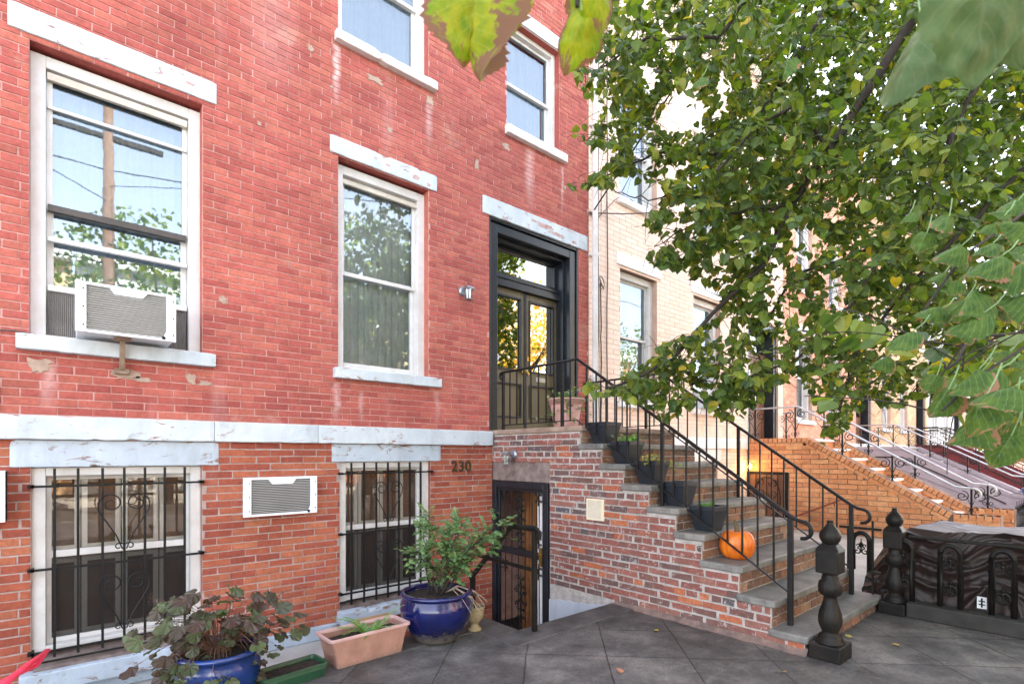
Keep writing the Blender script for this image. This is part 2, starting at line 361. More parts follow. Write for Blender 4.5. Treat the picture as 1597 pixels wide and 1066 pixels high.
# ---------------------------------------------------------------- bricks as geometry
def bricks(mb, f, u0, u1, z0, z1, course, blen, holes=(), joint=.009, prot=.006, jit=.0012, seed=1, z_first=None, hdr=0):
    rr = random.Random(seed); i = 0; z = z0
    while z < z1 - .01:
        zt = min(z + course, z1); zc = (z + zt) / 2
        segs = [(u0, u1)]
        for (a, b, c, d) in holes:
            if c - .006 < zc < d + .006 and a < b:
                ns = []
                for (p, q) in segs:
                    if b <= p or a >= q: ns.append((p, q)); continue
                    if a > p: ns.append((p, a))
                    if b < q: ns.append((b, q))
                segs = ns
        L = blen * (.5 if (hdr and i % hdr == hdr - 1) else 1)
        off = (i % 2) * L / 2 + rr.uniform(-.012, .012)
        k0 = math.floor((u0 - off) / L)
        dz = rr.uniform(-.0008, .0008)
        for (p, q) in segs:
            k = math.floor((p - off) / L)
            while True:
                a = max(p, off + k * L + rr.uniform(-1, 1) * jit * 3); b = min(q, off + (k + 1) * L); k += 1
                if a >= q: break
                if b - a < .03: continue
                e = prot + rr.uniform(-1, 1) * jit
                j = joint / 2
                x0, x1, y0, y1 = a + j, b - j, z + j + dz, zt - j + dz
                J = lambda: rr.uniform(-1, 1) * jit
                c = .0035
                O = [(x0 + J(), y0 + J()), (x1 + J(), y0 + J()), (x1 + J(), y1 + J()), (x0 + J(), y1 + J())]
                I = [(O[0][0] + c, O[0][1] + c), (O[1][0] - c, O[1][1] + c), (O[2][0] - c, O[2][1] - c), (O[3][0] + c, O[3][1] - c)]
                vs = [f(x, y, 0) for x, y in O] + [f(x, y, e - c * .5) for x, y in O] + [f(x, y, e + J() * .5) for x, y in I]
                fs = [(0, 1, 5, 4), (1, 2, 6, 5), (2, 3, 7, 6), (3, 0, 4, 7), (4, 5, 9, 8), (5, 6, 10, 9), (6, 7, 11, 10), (7, 4, 8, 11), (8, 9, 10, 11)]
                mb.add(vs, fs, rr.random())
        z = zt; i += 1
def panel(mb, f, u0, u1, z0, z1, holes=(), d=0):
    us = sorted({u0, u1, *[min(max(x, u0), u1) for h in holes for x in h[:2]]}); zs = sorted({z0, z1, *[min(max(x, z0), z1) for h in holes for x in h[2:]]})
    for a, b in zip(us, us[1:]):
        for c, e in zip(zs, zs[1:]):
            m_, n_ = (a + b) / 2, (c + e) / 2
            if any(h[0] < m_ < h[1] and h[2] < n_ < h[3] for h in holes): continue
            mb.quad(f(a, c, d), f(b, c, d), f(b, e, d), f(a, e, d))
def reveal(mb, f, holes, depth):
    for a, b, c, e in holes:
        mb.quad(f(a, c, 0), f(a, c, -depth), f(a, e, -depth), f(a, e, 0)); mb.quad(f(b, c, 0), f(b, e, 0), f(b, e, -depth), f(b, c, -depth))
        mb.quad(f(a, e, 0), f(a, e, -depth), f(b, e, -depth), f(b, e, 0)); mb.quad(f(a, c, 0), f(b, c, 0), f(b, c, -depth), f(a, c, -depth))
front = lambda u, z, d: (u, -d, z)

def frame(mb, x0, x1, z0, z1, w_, y0, y1, wb=None, wt=None):
    wb = w_ if wb is None else wb; wt = w_ if wt is None else wt
    mb.box(x0, x0 + w_, y0, y1, z0, z1); mb.box(x1 - w_, x1, y0, y1, z0, z1)
    mb.box(x0 + w_, x1 - w_, y0 + .001, y1, z1 - wt, z1); mb.box(x0 + w_, x1 - w_, y0 + .001, y1, z0, z0 + wb)
def spiral(mb, c, r, turns, a0, sgn, rad, ax, n=22, r_end=.25):
    pts = []
    for i in range(n + 1):
        t = i / n; a = a0 + sgn * turns * 2 * math.pi * t; q = r * (1 - t * (1 - r_end))
        pts.append(ax(c[0] + q * math.cos(a), c[1] + q * math.sin(a)))
    mb.tube(pts, rad, rad, 5)
def window(house, x0, x1, z0, z1, rail, cas=.085, y=.085, curtain='curtain', glass='glass', casemat='white_trim', lowfi=False, sashmat='white_trim', curtain_z=None, ht=.05):
    wn = MB(); frame(wn, x0, x1, z0, z1, cas, y, y + .14, .03, cas); o = wn.build('window', MT[casemat], house, bevel=.004)
    a, b, c, d = x0 + cas, x1 - cas, z0 + .03, z1 - cas
    s = MB(); frame(s, a + .002, b - .002, rail - .02, d - .002, .035, y + .055, y + .085, .04); s.build('upper_sash', MT[sashmat], o, bevel=.003)
    s = MB(); frame(s, a + .002, b - .002, c + .002, rail + .02, .04, y + .09, y + .12, .06, .035); s.build('lower_sash', MT[sashmat], o, bevel=.003)
    p = MB(); p.quad((a, y + .07, rail), (b, y + .07, rail), (b, y + .07, d), (a, y + .07, d)); p.quad((a, y + .105, c), (b, y + .105, c), (b, y + .105, rail), (a, y + .105, rail)); p.build('pane', MT[glass], o)
    if curtain:
        q = MB(); n = 60 if not lowfi else 16; cz0, cz1 = curtain_z or (z0, z1); vs = []
        for i in range(n + 1):
            x = x0 + (x1 - x0) * i / n; yy = y + .17 + .018 * math.sin(i * 1.35) + .01 * math.sin(i * .61)
            vs += [(x, yy, cz0), (x, yy, cz1)]
        q.add(vs, [(2 * i, 2 * i + 2, 2 * i + 3, 2 * i + 1) for i in range(n)]); q.build('curtain', MT[curtain], o, smooth=True)
    return o
def stone(mb, x0, x1, y0, y1, z0, z1, amp=.0028, seed=0):
    n = max(8, int((x1 - x0) / .035)); c = .007; prof = [(y1, z0), (y0 + c, z0), (y0 + c * .3, z0 + c * .3), (y0, z0 + c), (y0, z0 + (z1 - z0) * .33), (y0, z0 + (z1 - z0) * .66), (y0, z1 - c), (y0 + c * .3, z1 - c * .3), (y0 + c, z1), (y1, z1)]
    vs = []; m = len(prof)
    for i in range(n + 1):
        x = x0 + (x1 - x0) * i / n; e = c * .8 if i in (0, n) else 0
        chip = max(0, noise.noise(Vector((x * 7, z0 * 3, 1))) - .42) * .05; chip2 = max(0, noise.noise(Vector((x * 8, z1 * 5, 7))) - .40) * .05
        for k, (y, z) in enumerate(prof):
            q = Vector((x * 16, y * 16, z * 16)); dy = amp * noise.noise(q); dz = amp * noise.noise(q + V(9, 0, 0))
            if k in (1, 2, 3): dz += chip; dy += chip * .6
            if k in (6, 7, 8): dz -= chip2; dy += chip2 * .6
            zc = (z0 + z1) / 2; vs.append((x, y + (dy + e if k not in (0, 9) else 0), z + (dz if k not in (0, 9) else 0) + (e if z < zc else -e) * .5))
    fs = [(i * m + k, i * m + k + 1, (i + 1) * m + k + 1, (i + 1) * m + k) for i in range(n) for k in range(m - 1)] + [tuple(range(m))[::-1], tuple(n * m + k for k in range(m))]
    return mb.add(vs, fs)
def lintel(house, name, x0, x1, z0, z1, mat='stone_white', y0=-.022, y1=.08):
    m_ = stone(MB(), x0, x1, y0, y1, z0, z1); return m_.build(name, MT[mat], house)

# ================================================================ SETTING
g = MB(); g.box(-3.0, 2.8, -6.2, -1.37, -.14, 0); g.box(2.8, 5.72, -6.2, -1.83, -.14, 0)
o = structure(g.build('yard_paving', MT['slate']))
g = MB(); g.box(2.8 - .26, 2.8, -1.83, -1.37, -.15, .006); g.box(2.8 - .26, 4.0, -2.09, -1.832, -.15, .008)
g.box(1.6, 2.8 - .262, -1.63, -1.37, -.15, .005)
structure(g.build('pit_coping', MT['coping'], bevel=.008))
g = MB(); g.box(-3, 2.35, -1.36, 0.0, -.9, -.34); g.box(-3, 2.35, -1.4, -1.36, -.9, -.15); structure(g.build('light_well_floor', MT['concrete']))
g = MB()
for i in range(4): g.box(2.36 + i * .42 if i else 2.36, 2.78 + i * .42 if i < 3 else 3.995, -1.36, -.001, -1.2, -.9 + .0 - 0.0 * i)
g = MB(); g.box(2.352, 3.995, -1.83, 0, -1.5, -1.2)
for i, z in enumerate((-.2, -.4, -.6, -.8, -1.0)): g.box(2.36, 2.8, -1.36 + i * .26, -1.10 + i * .26, -1.2, z - .001 * i)
structure(g.build('basement_steps', MT['concrete'], bevel=.01))
g = MB(); g.box(2.8, 3.99, -1.86, -1.832, -1.3, -.15); g.box(2.77, 2.799, -1.83, -1.37, -1.3, -.15); structure(g.build('pit_wall', MT['concrete']))
g = MB(); g.box(5.72, 60, -6.2, 0, -.1, -.012); structure(g.build('neighbour_yards', MT['concrete']))
g = MB(); g.box(-60, 80, -9.2, -6.2, -.12, -.01); structure(g.build('pavement', MT['concrete']))
g = MB(); g.box(-60, 80, -9.35, -9.2, -.3, -.012); structure(g.build('kerb', MT['concrete'], bevel=.01))
g = MB(); g.quad((-400, -400, -.16), (400, -400, -.16), (400, -9.2, -.16), (-400, -9.2, -.16)); structure(g.build('road', MT['asphalt']))
g = MB(); g.quad((-400, 0.6, -1.1), (400, 0.6, -1.1), (400, 400, -1.1), (-400, 400, -1.1)); structure(g.build('ground', MT['asphalt']))
g = MB(); g.box(-60, -3.0, -6.2, -.01, -.1, -.012); structure(g.build('side_yard', MT['concrete']))
g = MB(); g.box(-60, 80, -17.4, -14.6, -.15, -.02); structure(g.build('far_pavement', MT['concrete']))

# ================================================================ HOUSE 230
H = thing('brick_house', (2.5, .1, -.8), 'red painted brick house with the number 230 beside its barred basement window', 'house')
UP = [(-.15, .91, 2.20, 4.31), (2.07, 3.09, 2.20, 4.31), (3.94, 5.54, 1.40, 4.29), (2.07, 3.09, 5.46, 7.25), (4.215, 5.145, 5.42, 6.84), (-.15, .91, 5.46, 7.25)]
LO = [(-.14, .905, -.12, 1.33), (2.085, 3.11, -.16, 1.345)]
b_ = MB(); bricks(b_, front, -3.2, 5.74, 1.69, 9.2, .0595, .200, UP, .0082, .006, .0012, 11)
brk = b_.build('brickwork', MT['red'], H)
m_ = MB(); panel(m_, front, -3.2, 5.74, 1.5, 9.2, UP); m_.build('mortar', MT['red_mortar'], H); 
for h_ in UP: m_ = MB(); reveal(m_, front, [h_], .3); m_.build('wall_reveal', MT['red'], H)
b_ = MB(); bricks(b_, front, -3.2, 2.36, -.22, 1.515, .062, .205, LO, .0105, .006, .0022, 12); bricks(b_, front, 2.36, 3.99, -1.25, 1.515, .062, .205, LO, .0105, .006, .0022, 13)
b_.build('basement_brickwork', MT['base'], H)
m_ = MB(); panel(m_, front, -3.2, 3.99, -1.25, 1.5, LO); m_.build('basement_mortar', MT['base_mortar'], H); 
for h_ in LO: m_ = MB(); reveal(m_, front, [h_], .3); m_.build('wall_reveal', MT['base'], H)
m_ = MB(); xs = [-3.2, -1.05, .99, 1.857, 3.965]
for a, b in zip(xs, xs[1:]): m_ = stone(MB(), a + .002, b - .002, -.055, .05, 1.515, 1.683); m_.build('stone_band', MT['stone_white'], H)
for (a, b, c, d) in ((-.26, 1.012, 4.345, 4.522), (1.985, 3.19, 4.32, 4.49), (3.834, 5.708, 4.287, 4.50), (1.985, 3.19, 7.26, 7.45), (4.13, 5.24, 6.85, 7.03)):
    lintel(H, 'lintel', a, b, c, d)
for (a, b, c, d) in ((-.25, 1.028, 1.318, 1.512), (2.003, 3.24, 1.335, 1.512)): lintel(H, 'lintel', a, b, c, d, 'stone_blue', -.018)
for (a, b, c, d) in ((-.218, .996, 2.135, 2.243), (2.016, 3.222, 2.147, 2.25)): lintel(H, 'sill', a, b, c, d, 'stone_white', -.075, .12)
for (a, b, c, d) in ((2.03, 3.17, 5.405, 5.50), (4.183, 5.245, 5.36, 5.468)): lintel(H, 'sill', a, b, c, d, 'white_trim', -.075, .12)
for (a, b, c, d) in ((-.20, 1.0, -.24, -.105), (2.055, 3.2, -.235, -.11)): lintel(H, 'sill', a, b, c, d, 'stone_blue', -.12, .1)
lintel(H, 'plinth', -3.2, 2.05, -.338, -.215, 'stone_blue', -.05, .02)
# windows
MT['sky_tint_curtain'] = basic('sky_tinted_curtain', (.26, .33, .37), (.20, .26, .30), .9, 3)  # blue of the reflected sky put into the curtain colour
wa = window(H, -.15, .91, 2.243, 4.285, 3.21, curtain='sky_tint_curtain')
x = MB(); x.box(-.058, .818, .120, .138, 3.93, 3.955); x.build('storm_bar', MT['white_trim'], wa, bevel=.003); x = MB(); x.box(-.058, .818, .112, .150, 2.965, 3.0); x.build('storm_bar', MT['white_trim'], wa, bevel=.003)
x = MB(); x.box(-.055, .815, .118, .16, 3.185, 3.235); x.build('meeting_rail', MT['bronze'], wa, bevel=.003)
x = MB(); x.box(-.055, .815, .10, .16, 2.60, 2.645); x.build('raised_sash_rail', MT['white_trim'], wa, bevel=.004)
x = MB(); x.box(-.06, .82, .10, .135, 4.13, 4.185); x.build('head_rail', MT['sash'], wa, bevel=.004)
for a, b in ((-.055, .11), (.655, .815)):
    n = 14; x = MB()
    for i in range(n):
        p, q = a + (b - a) * i / n, a + (b - a) * (i + 1) / n; mm = (p + q) / 2
        x.quad((p, .135, 2.25), (mm, .12, 2.25), (mm, .12, 2.605), (p, .135, 2.605)); x.quad((mm, .12, 2.25), (q, .135, 2.25), (q, .135, 2.605), (mm, .12, 2.605))
    x.build('accordion_panel', MT['accordion'], wa)
wb = window(H, 2.07, 3.09, 2.25, 4.285, 3.235)
x = MB(); x.box(2.155, 3.005, .10, .135, 4.12, 4.165); x.build('head_rail', MT['sash'], wb, bevel=.004)
w2 = window(H, 2.07, 3.09, 5.50, 7.26, 6.33, cas=.07, curtain='sky_tint_curtain')
w3 = window(H, 4.215, 5.145, 5.468, 6.85, 6.14, cas=.06, curtain='sky_tint_curtain')
window(H, -.15, .91, 5.50, 7.26, 6.33, cas=.07)
x = MB(); x.quad((4.28, .30, 6.15), (5.08, .30, 6.15), (5.08, .30, 6.8), (4.28, .30, 6.8)); x.build('roller_blind', MT['ac_white'], w3)
# basement windows with wooden inner frames and iron guards
def scroll_heart(mb, x0, z0, y, h=.42, w_=.155):
    ax = lambda a, b: (a, y, b)
    for s in (-1, 1):
        mb.tube([(x0 + s * .012, y, z0), (x0 + s * .05, y, z0 + h * .25), (x0 + s * w_, y, z0 + h * .70), (x0 + s * w_ * 1.02, y, z0 + h * .82)], .005, .005, 5)
        spiral(mb, (x0 + s * w_ * .52, z0 + h * .82), w_ * .50, 1.35, 0 if s > 0 else math.pi, s, .005, ax)
        spiral(mb, (x0 + s * .034, z0 + .02), .033, .9, math.pi if s > 0 else 0, -s, .0045, ax, 14)
def base_window(x0, x1, z0, z1, bars, rails, hearts, tilt):
    wn = MB(); frame(wn, x0, x1, z0, z1, .075, .03, .16, .04, .06); o = wn.build('window', MT['white_trim'], H, bevel=.004)
    a, b = x0 + .075, x1 - .075; mz = (z0 + z1) / 2 + .03
    s = MB(); frame(s, a + .001, b - .001, z0 + .041, z1 - .061, .03, .10, .14); s.box(a + .03, b - .03, .105, .15, mz - .03, mz + .02); s.build('sash', MT['white_trim'], o, bevel=.003)
    p = MB().quad((a, .13, z0), (b, .13, z0), (b, .13, z1), (a, .13, z1)); p.build('pane', MT['glass_low'], o)
    s = MB()
    for i in range(4):
        q = a - .05 + (b - a + .1) * i / 4; e = (b - a + .1) / 4
        frame(s, q + .004, q + e - .004, mz - .05, z1 + .02, .035, .18, .21, .09); frame(s, q + .004, q + e - .004, z0, mz - .055, .035, .185, .215, .09)
    s.build('inner_shutter', MT['ac_white'], o, bevel=.003)
    s = MB().quad((x0, .225, z0), (x1, .225, z0), (x1, .225, z1 + .05), (x0, .225, z1 + .05)); s.build('room_glow_sheet', MT['glow_backdrop'], o)  # added brown sheet, gives the panes a dim warm room glow
    s = MB().quad((a, .118, z0 + .05), (b, .118, z0 + .05), (b, .118, mz), (a, .118, mz)); s.build('insect_screen', MT['screen'], o)
    s = MB().quad((x0, .222, z1 - .17), (x1, .222, z1 - .17), (x1, .222, z1 + .05), (x0, .222, z1 + .05)); s.build('bamboo_blind', MT['blind'], o)
    s = MB()
    for q in bars: s.box(q - .008, q + .008, -.068, -.052, z0 - .02, z1 - .005)
    for q in rails: s.box(x0 - .004, x1 + .002, -.052, -.036, q - .008, q + .008)
    s.box(x0 + .05, x1 - .04, -.052, -.04, rails[2] - .075, rails[2] - .063)
    for q in rails[:3]:
        s.box(x0 - .02, x0 + .015, -.052, .05, q - .011, q + .011); s.box(x1 - .02, x1 + .012, -.052, .05, q - .011, q + .011)
    for hx, hz in hearts: scroll_heart(s, hx, hz, -.075)
    s.build('window_guard', MT['iron'], o)
    sl_ = MB().prism([(-.06, z0 - .09), (.10, z0 - .02), (.10, z0 - .12), (-.06, z0 - .12)], 'x', x0 + .01, x1 - .01); sl_.build('wood_sill', MT['wood_old'], o)
base_window(-.14, .905, .0, 1.315, [-.017, .112, .252, .382, .511, .640, .775], (1.184, .60, .02), [(.382, .70), (.382, .10)], 0)
base_window(2.085, 3.11, -.04, 1.333, [2.178, 2.311, 2.442, 2.57, 2.695, 2.824, 2.956], (1.222, .632, .05), [(2.57, .72), (2.57, .12)], 0)
# front door
D = MB()
dx0, dx1, dz0, dz1 = 3.94, 5.54, 1.70, 4.287
for i, (a, b, c) in enumerate(((.0, .035, .008), (.035, .05, .05), (.05, .155, .028), (.155, .20, .12))):      # stepped jambs and head
    D.box(dx0 + a, dx0 + b, c, .34, dz0, dz1 - a); D.box(dx1 - b, dx1 - a, c, .34, dz0, dz1 - a)
    D.box(dx0 + b, dx1 - b, c + .001, .34, dz1 - b, dz1 - a - .0005)
dr = D.build('front_doorway', MT['doorblue'], H, bevel=.006)
D = MB(); D.box(4.14, 5.34, .18, .3, 3.56, 3.62); D.box(4.14, 5.34, .205, .3, 3.62, 3.665); D.box(4.14, 5.34, .19, .3, 3.665, 3.70); frame(D, 4.141, 5.339, 3.70, 4.085, .045, .235, .29)
D.build('transom_frame', MT['doorblue'], dr, bevel=.004)
D = MB().quad((4.16, .265, 3.72), (5.32, .265, 3.72), (5.32, .265, 4.06), (4.16, .265, 4.06)); D.build('transom_glass', MT['glass_door'], dr)
for k, (a, b) in enumerate(((4.142, 4.738), (4.742, 5.338))):
    L = MB(); st = .078
    L.box(a, a + st, .24, .29, 1.71, 3.56); L.box(b - st, b, .24, .29, 1.71, 3.56)
    for z0_, z1_ in ((1.71, 1.90), (2.33, 2.52), (3.46, 3.56)): L.box(a + st, b - st, .241, .29, z0_, z1_)
    L.box(a + st, b - st, .262, .288, 1.90, 2.33)
    lf = L.build('door_leaf', MT['dooroak'], dr, bevel=.004)
    L = MB(); frame(L, a + st - .012, b - st + .012, 2.505, 3.475, .022, .226, .25); frame(L, a + st - .012, b - st + .012, 1.885, 2.345, .022, .226, .25)
    L.box((a if k else b - .02), (a + .02 if k else b), .228, .24, 1.71, 3.56)
    L.build('door_moulding', MT['doorblue'], dr, bevel=.003)
    L = MB().quad((a + st, .262, 2.52), (b - st, .262, 2.52), (b - st, .262, 3.46), (a + st, .262, 3.46)); L.build('door_glass', MT['glass_door'], dr)
D = MB().lathe([(0, 0), (.028, .002), (.03, .02), (.016, .03), (.016, .045), (.032, .06), (.026, .08), (0, .09)], (0, 0, 0), 16)
D.v = [(4.70 + p[0], .24 - p[2], 2.50 + p[1]) for p in D.v]; n0 = len(D.v)
D.lathe([(.018, 0), (.018, .02), (0, .022)], (0, 0, 0), 12); D.v[n0:] = [(4.785 + p[0], .24 - p[2], 2.49 + p[1]) for p in D.v[n0:]]
D.box(4.775, 4.80, .232, .24, 2.66, 2.72)
D.build('door_knob', MT['brass'], dr, smooth=False)
D = MB(); frame(D, 4.94, 5.14, 2.395, 2.455, .012, .232, .242); D.box(4.952, 5.128, .236, .242, 2.407, 2.443); D.build('mail_slot', MT['pewter'], dr)
D = MB(); D.lathe([(.048, 0), (.048, .002), (0, .002)], (0, 0, 0), 28); D.v = [(4.262 + p[0], .261 - p[2], 2.66 + p[1]) for p in D.v]
stk = D.build('alarm_sticker', MT['ac_white'], dr)
D = MB()
for dx, zz, w_ in ((-.022, .010, .012), (-.006, .012, .010), (.010, .010, .014), (-.016, -.012, .03)): D.box(4.262 + dx, 4.262 + dx + w_, .2575, .259, 2.66 + zz - .006, 2.66 + zz + .004)
D.build('sticker_print', MT['cobalt'], dr)
D = MB().box(5.44, 5.475, .066, .10, 2.86, 3.06); D.build('door_buzzer', MT['cream'], dr, bevel=.004)
D = MB().box(3.945, 5.535, .0, .35, 1.60, 1.699); D.build('threshold', MT['stone_land'], H)
# dark rooms behind the glass
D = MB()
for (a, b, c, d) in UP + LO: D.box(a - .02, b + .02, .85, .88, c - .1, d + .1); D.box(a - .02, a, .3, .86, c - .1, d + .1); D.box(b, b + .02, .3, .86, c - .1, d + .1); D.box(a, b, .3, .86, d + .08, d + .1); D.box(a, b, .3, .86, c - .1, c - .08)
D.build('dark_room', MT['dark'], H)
D = MB().box(-3.2, 5.74, .9, 9.5, -1, 9.0); D.box(-3.3, 5.74, -.28, .9, 9.2, 9.6); D.build('roof_mass', MT['red_mortar'], H)
MT['worn'] = basic('bare_red_stone', (.36, .16, .14), (.60, .50, .47), .9, 14, bmp=.6)
MT['repair'] = basic('repair_mortar', (.46, .34, .27), (.34, .24, .19), .95, 20, bmp=.6)
# mortar repair patches below the sills and around old fixings
D = MB()
def blob(mb, x, z, w_, h_, y=-.010, n=12, f=None):
    pts = []
    for i in range(n):
        a = 2 * math.pi * i / n; q = rnd.uniform(.6, 1.12)
        c, s_ = math.cos(a), math.sin(a); e = 5
        rr_ = (abs(c) ** e + abs(s_) ** e) ** (-1 / e)
        pts.append((x + w_ * rr_ * c * q, z + h_ * rr_ * s_ * q))
    vs = [(p[0], y, p[1]) for p in pts] + [(x + (p[0] - x) * 1.05, -.002, z + (p[1] - z) * 1.05) for p in pts]
    if f: vs = [f(v_) for v_ in vs]
    mb.add(vs, [tuple(range(n))[::-1]] + [(i, (i + 1) % n, (i + 1) % n + n, i + n) for i in range(n)])
for x_, z_, w_, h_ in ((-.10, 2.035, .07, .05), (.39, 2.02, .09, .035), (.50, 1.99, .06, .025), (.83, 2.03, .04, .045), (.93, 2.0, .05, .02), (1.06, 2.72, .035, .035), (1.80, 5.22, .03, .03), (2.45, 5.23, .09, .035), (3.10, 5.30, .05, .05), (1.35, 4.33, .02, .02), (4.20, 5.21, .06, .04), (3.75, 4.83, .03, .07), (2.62, 4.78, .03, .03), (2.0, 4.95, .015, .015), (5.25, 5.05, .03, .03)):
    D = MB(); blob(D, x_, z_, w_, h_, n=22); D.build('mortar_patch', MT['repair'], H)
for x_, z_, w_, h_ in ((4.86, 4.405, .17, .032), (5.08, 4.36, .16, .022), (4.66, 4.42, .05, .018), (5.42, 4.34, .05, .02), (2.92, 4.385, .045, .028), (2.60, 4.40, .03, .015), (2.45, 4.42, .02, .01), (3.08, 4.36, .03, .02), (.82, 4.43, .04, .012)):
    D = MB(); blob(D, x_, z_, w_, h_, -.0236, 26); D.build('worn_patch', MT['worn'], H)
c = MB(); c.tube([(-1.6, -.03, 2.22), (-.9, -.04, 2.215), (-.45, -.03, 2.24), (-.22, -.02, 2.26), (-.15, -.02, 2.25)], .006, .006, 5); c.tube([(-.31, -.02, 2.24), (-.31, -.016, 2.0), (-.30, -.016, 1.70)], .004, .004, 4)
o = c.build('wall_cable', MT['cable']); tag(o, 'thin black cable entering the left edge of the large window sill', 'cable')
# house number
fnt = bpy.data.curves.new('num', 'FONT'); fnt.body = '230'; fnt.size = .172; fnt.extrude = .006; fnt.offset = .0022; fnt.space_character = 1.12; fnt.align_x = 'CENTER'
fo = bpy.data.objects.new('num', fnt); col.objects.link(fo); dg = bpy.context.evaluated_depsgraph_get(); dg.update()
nm = bpy.data.meshes.new_from_object(fo.evaluated_get(dg)); bpy.data.objects.remove(fo)
nm.materials.clear(); nm.materials.append(basic('dark_bronze_numeral', (.10, .085, .04), (.06, .05, .03), .4, metal=.5))
no = bpy.data.objects.new('house_number', nm); col.objects.link(no); no.parent = H
nm.transform(Matrix.Translation(V(3.522, -.014, 1.217)) @ Matrix.Rotation(R(90), 4, 'X')); nm.transform(Matrix.Translation(-ROOT[H.name]))

# air conditioners
def ac_unit(x0, x1, z0, z1, yf, yb, label, bracket, tilt=0):
    t = thing('air_conditioner', ((x0 + x1) / 2, yf, z0), label, 'air conditioner')
    w_, h_ = x1 - x0, z1 - z0
    c = MB(); c.box(x0 + .012, x1 - .012, yf + .02, yb, z0 + .008, z1 - .008); c.build('housing', MT['ac_white'], t, bevel=.006)
    c = MB(); frame(c, x0, x1, z0, z1, .062, yf, yf + .03, .022, .02)
    m0, m1 = x0 + w_ * .32, x0 + w_ * .70
    c.prism([(m0, z1 - .021), (m1, z1 - .021), (m1 - .03, z1 - .062), (m0 + .03, z1 - .062)], 'y', yf + .001, yf + .028)
    c.prism([(x1 - .062, z0 + .022), (x1 - .062, z0 + .075), (x1 - .085, z0 + .022)], 'y', yf + .001, yf + .028)
    c.build('front_frame', MT['ac_white'], t, bevel=.004)
    c = MB(); c.box(x0 + .06, x1 - .06, yf + .022, yf + .028, z0 + .02, z1 - .02); c.build('shade_backing', MT['bronze'], t); c = MB()  # dark sheet painted in for the shade between the louvres
    n = 20
    for i in range(n):
        z = z0 + .026 + (h_ - .054) * i / (n - 1); c.prism([(yf + .004, z - .004), (yf + .020, z + .0005), (yf + .020, z + .0042)], 'x', x0 + .0615, x1 - .0615)
    c.build('grille', MT['ac_grey'], t)
    c = MB()
    for q in (z0 + .05, (z0 + z1) / 2, z1 - .05):
        for xx in (x0 + .045, x1 - .018): c.lathe([(.006, 0), (.004, .003), (0, .003)], (0, 0, 0), 8); c.v[-24:] = [(xx + p[0], yf - p[2], q + p[1]) for p in c.v[-24:]]
    c.lathe([(.012, 0), (.012, .004), (0, .004)], (0, 0, 0), 14); c.v[-42:] = [(x1 - .08 + p[0], yf - p[2], z0 + .022 + p[1]) for p in c.v[-42:]]
    c.build('screw', MT['iron'], t)
    if bracket:
        c = MB(); bx = x0 + w_ * .46
        c.box(bx - .05, bx + .05, yf + .06, yf + .2, z0 - .012, z0 + .004)
        c.tube([(bx, yf + .13, z0), (bx + .005, -.05, 2.055)], .022, .022, 4); c.box(bx - .04, bx + .05, -.05, -.008, 2.02, 2.06)
        c.build('support_bracket', basic('rusty_cream_metal', (.34, .27, .2), (.2, .12, .08), .7, 12), t, bevel=.003)
    return t
ac_unit(.09, .685, 2.262, 2.615, -.28, .2, 'white window air conditioner with grey louvres resting on a window sill', True)
ac_unit(1.205, 1.835, .868, 1.208, -.085, .02, 'white air conditioner set flush through the brick wall between the two barred windows', False)
c = MB(); frame(c, -1.05, -.262, .96, 1.30, .05, -.16, .02); c.box(-1.0, -.31, -.15, 0, 1.0, 1.26); c.box(-.27, -.262, -.16, .0, .96, 1.30)
o = c.build('meter_box', MT['ac_white'], bevel=.006); tag(o, 'pale metal box on the wall at the left edge, beside the basement window lintel', 'box')

# lamps
def wall_lamp(p, nrm, label, s=1.0, down=True):
    t = thing('wall_lamp', p, label, 'wall lamp'); n = Vector(nrm); P0 = Vector(p)
    sd = Vector((-n.y, n.x, 0))
    def tr(a): return P0 + (sd * a[0] + n * a[1] + Vector((0, 0, a[2]))) * s
    c = MB(); c.lathe([(.058, 0), (.056, .012), (.040, .03), (0, .035)], (0, 0, 0), 20); c.v = [tr((v[0], v[2], v[1])) for v in c.v]
    n0 = len(c.v); c.tube([tr((0, .03, .0)), tr((0, .07, .03)), tr((0, .11, .035)), tr((0, .125, .012))], .010 * s, .010 * s, 8)
    c.build('back_plate', MT['pewter'], t, smooth=False)
    c = MB()
    c.prism([(-.05, -.0), (.05, -.0), (.028, .03), (-.028, .03)], 'x', -.05, .05)
    c.box(-.034, .034, -.034, .034, -.118, -.110)
    for sx in (-1, 1):
        for sy in (-1, 1): c.tube([(sx * .047, sy * .047, 0), (sx * .033, sy * .033, -.112)], .004, .004, 4)
    c.v = [tuple(v) if k >= n0 * 0 else v for k, v in enumerate(c.v)]
    c.v = [tr((v[0], v[1] + .125, v[2] - .0)) for v in c.v]
    c.build('lantern_cage', MT['pewter'], t)
    c = MB(); c.lathe([(.030, -.11), (.042, -.002)], (0, 0, 0), 4, caps=False); c.v = [tr((v[0], v[1] + .125, v[2])) for v in c.v]
    c.build('lamp_glass', glassmat('lamp_glass', .25, (.9, .88, .8)), t)
    c = MB(); c.lathe([(.0, -.09), (.018, -.075), (.02, -.05), (.01, -.02), (0, -.0)], (0, 0, 0), 12, caps=False); c.v = [tr((v[0], v[1] + .125, v[2])) for v in c.v]
    c.build('bulb', MT['ac_white'], t, smooth=True)
    return t
wall_lamp((3.545, -.006, 3.285), (0, -1, 0), 'small grey lantern on the red brick wall left of the front door', 1.0)

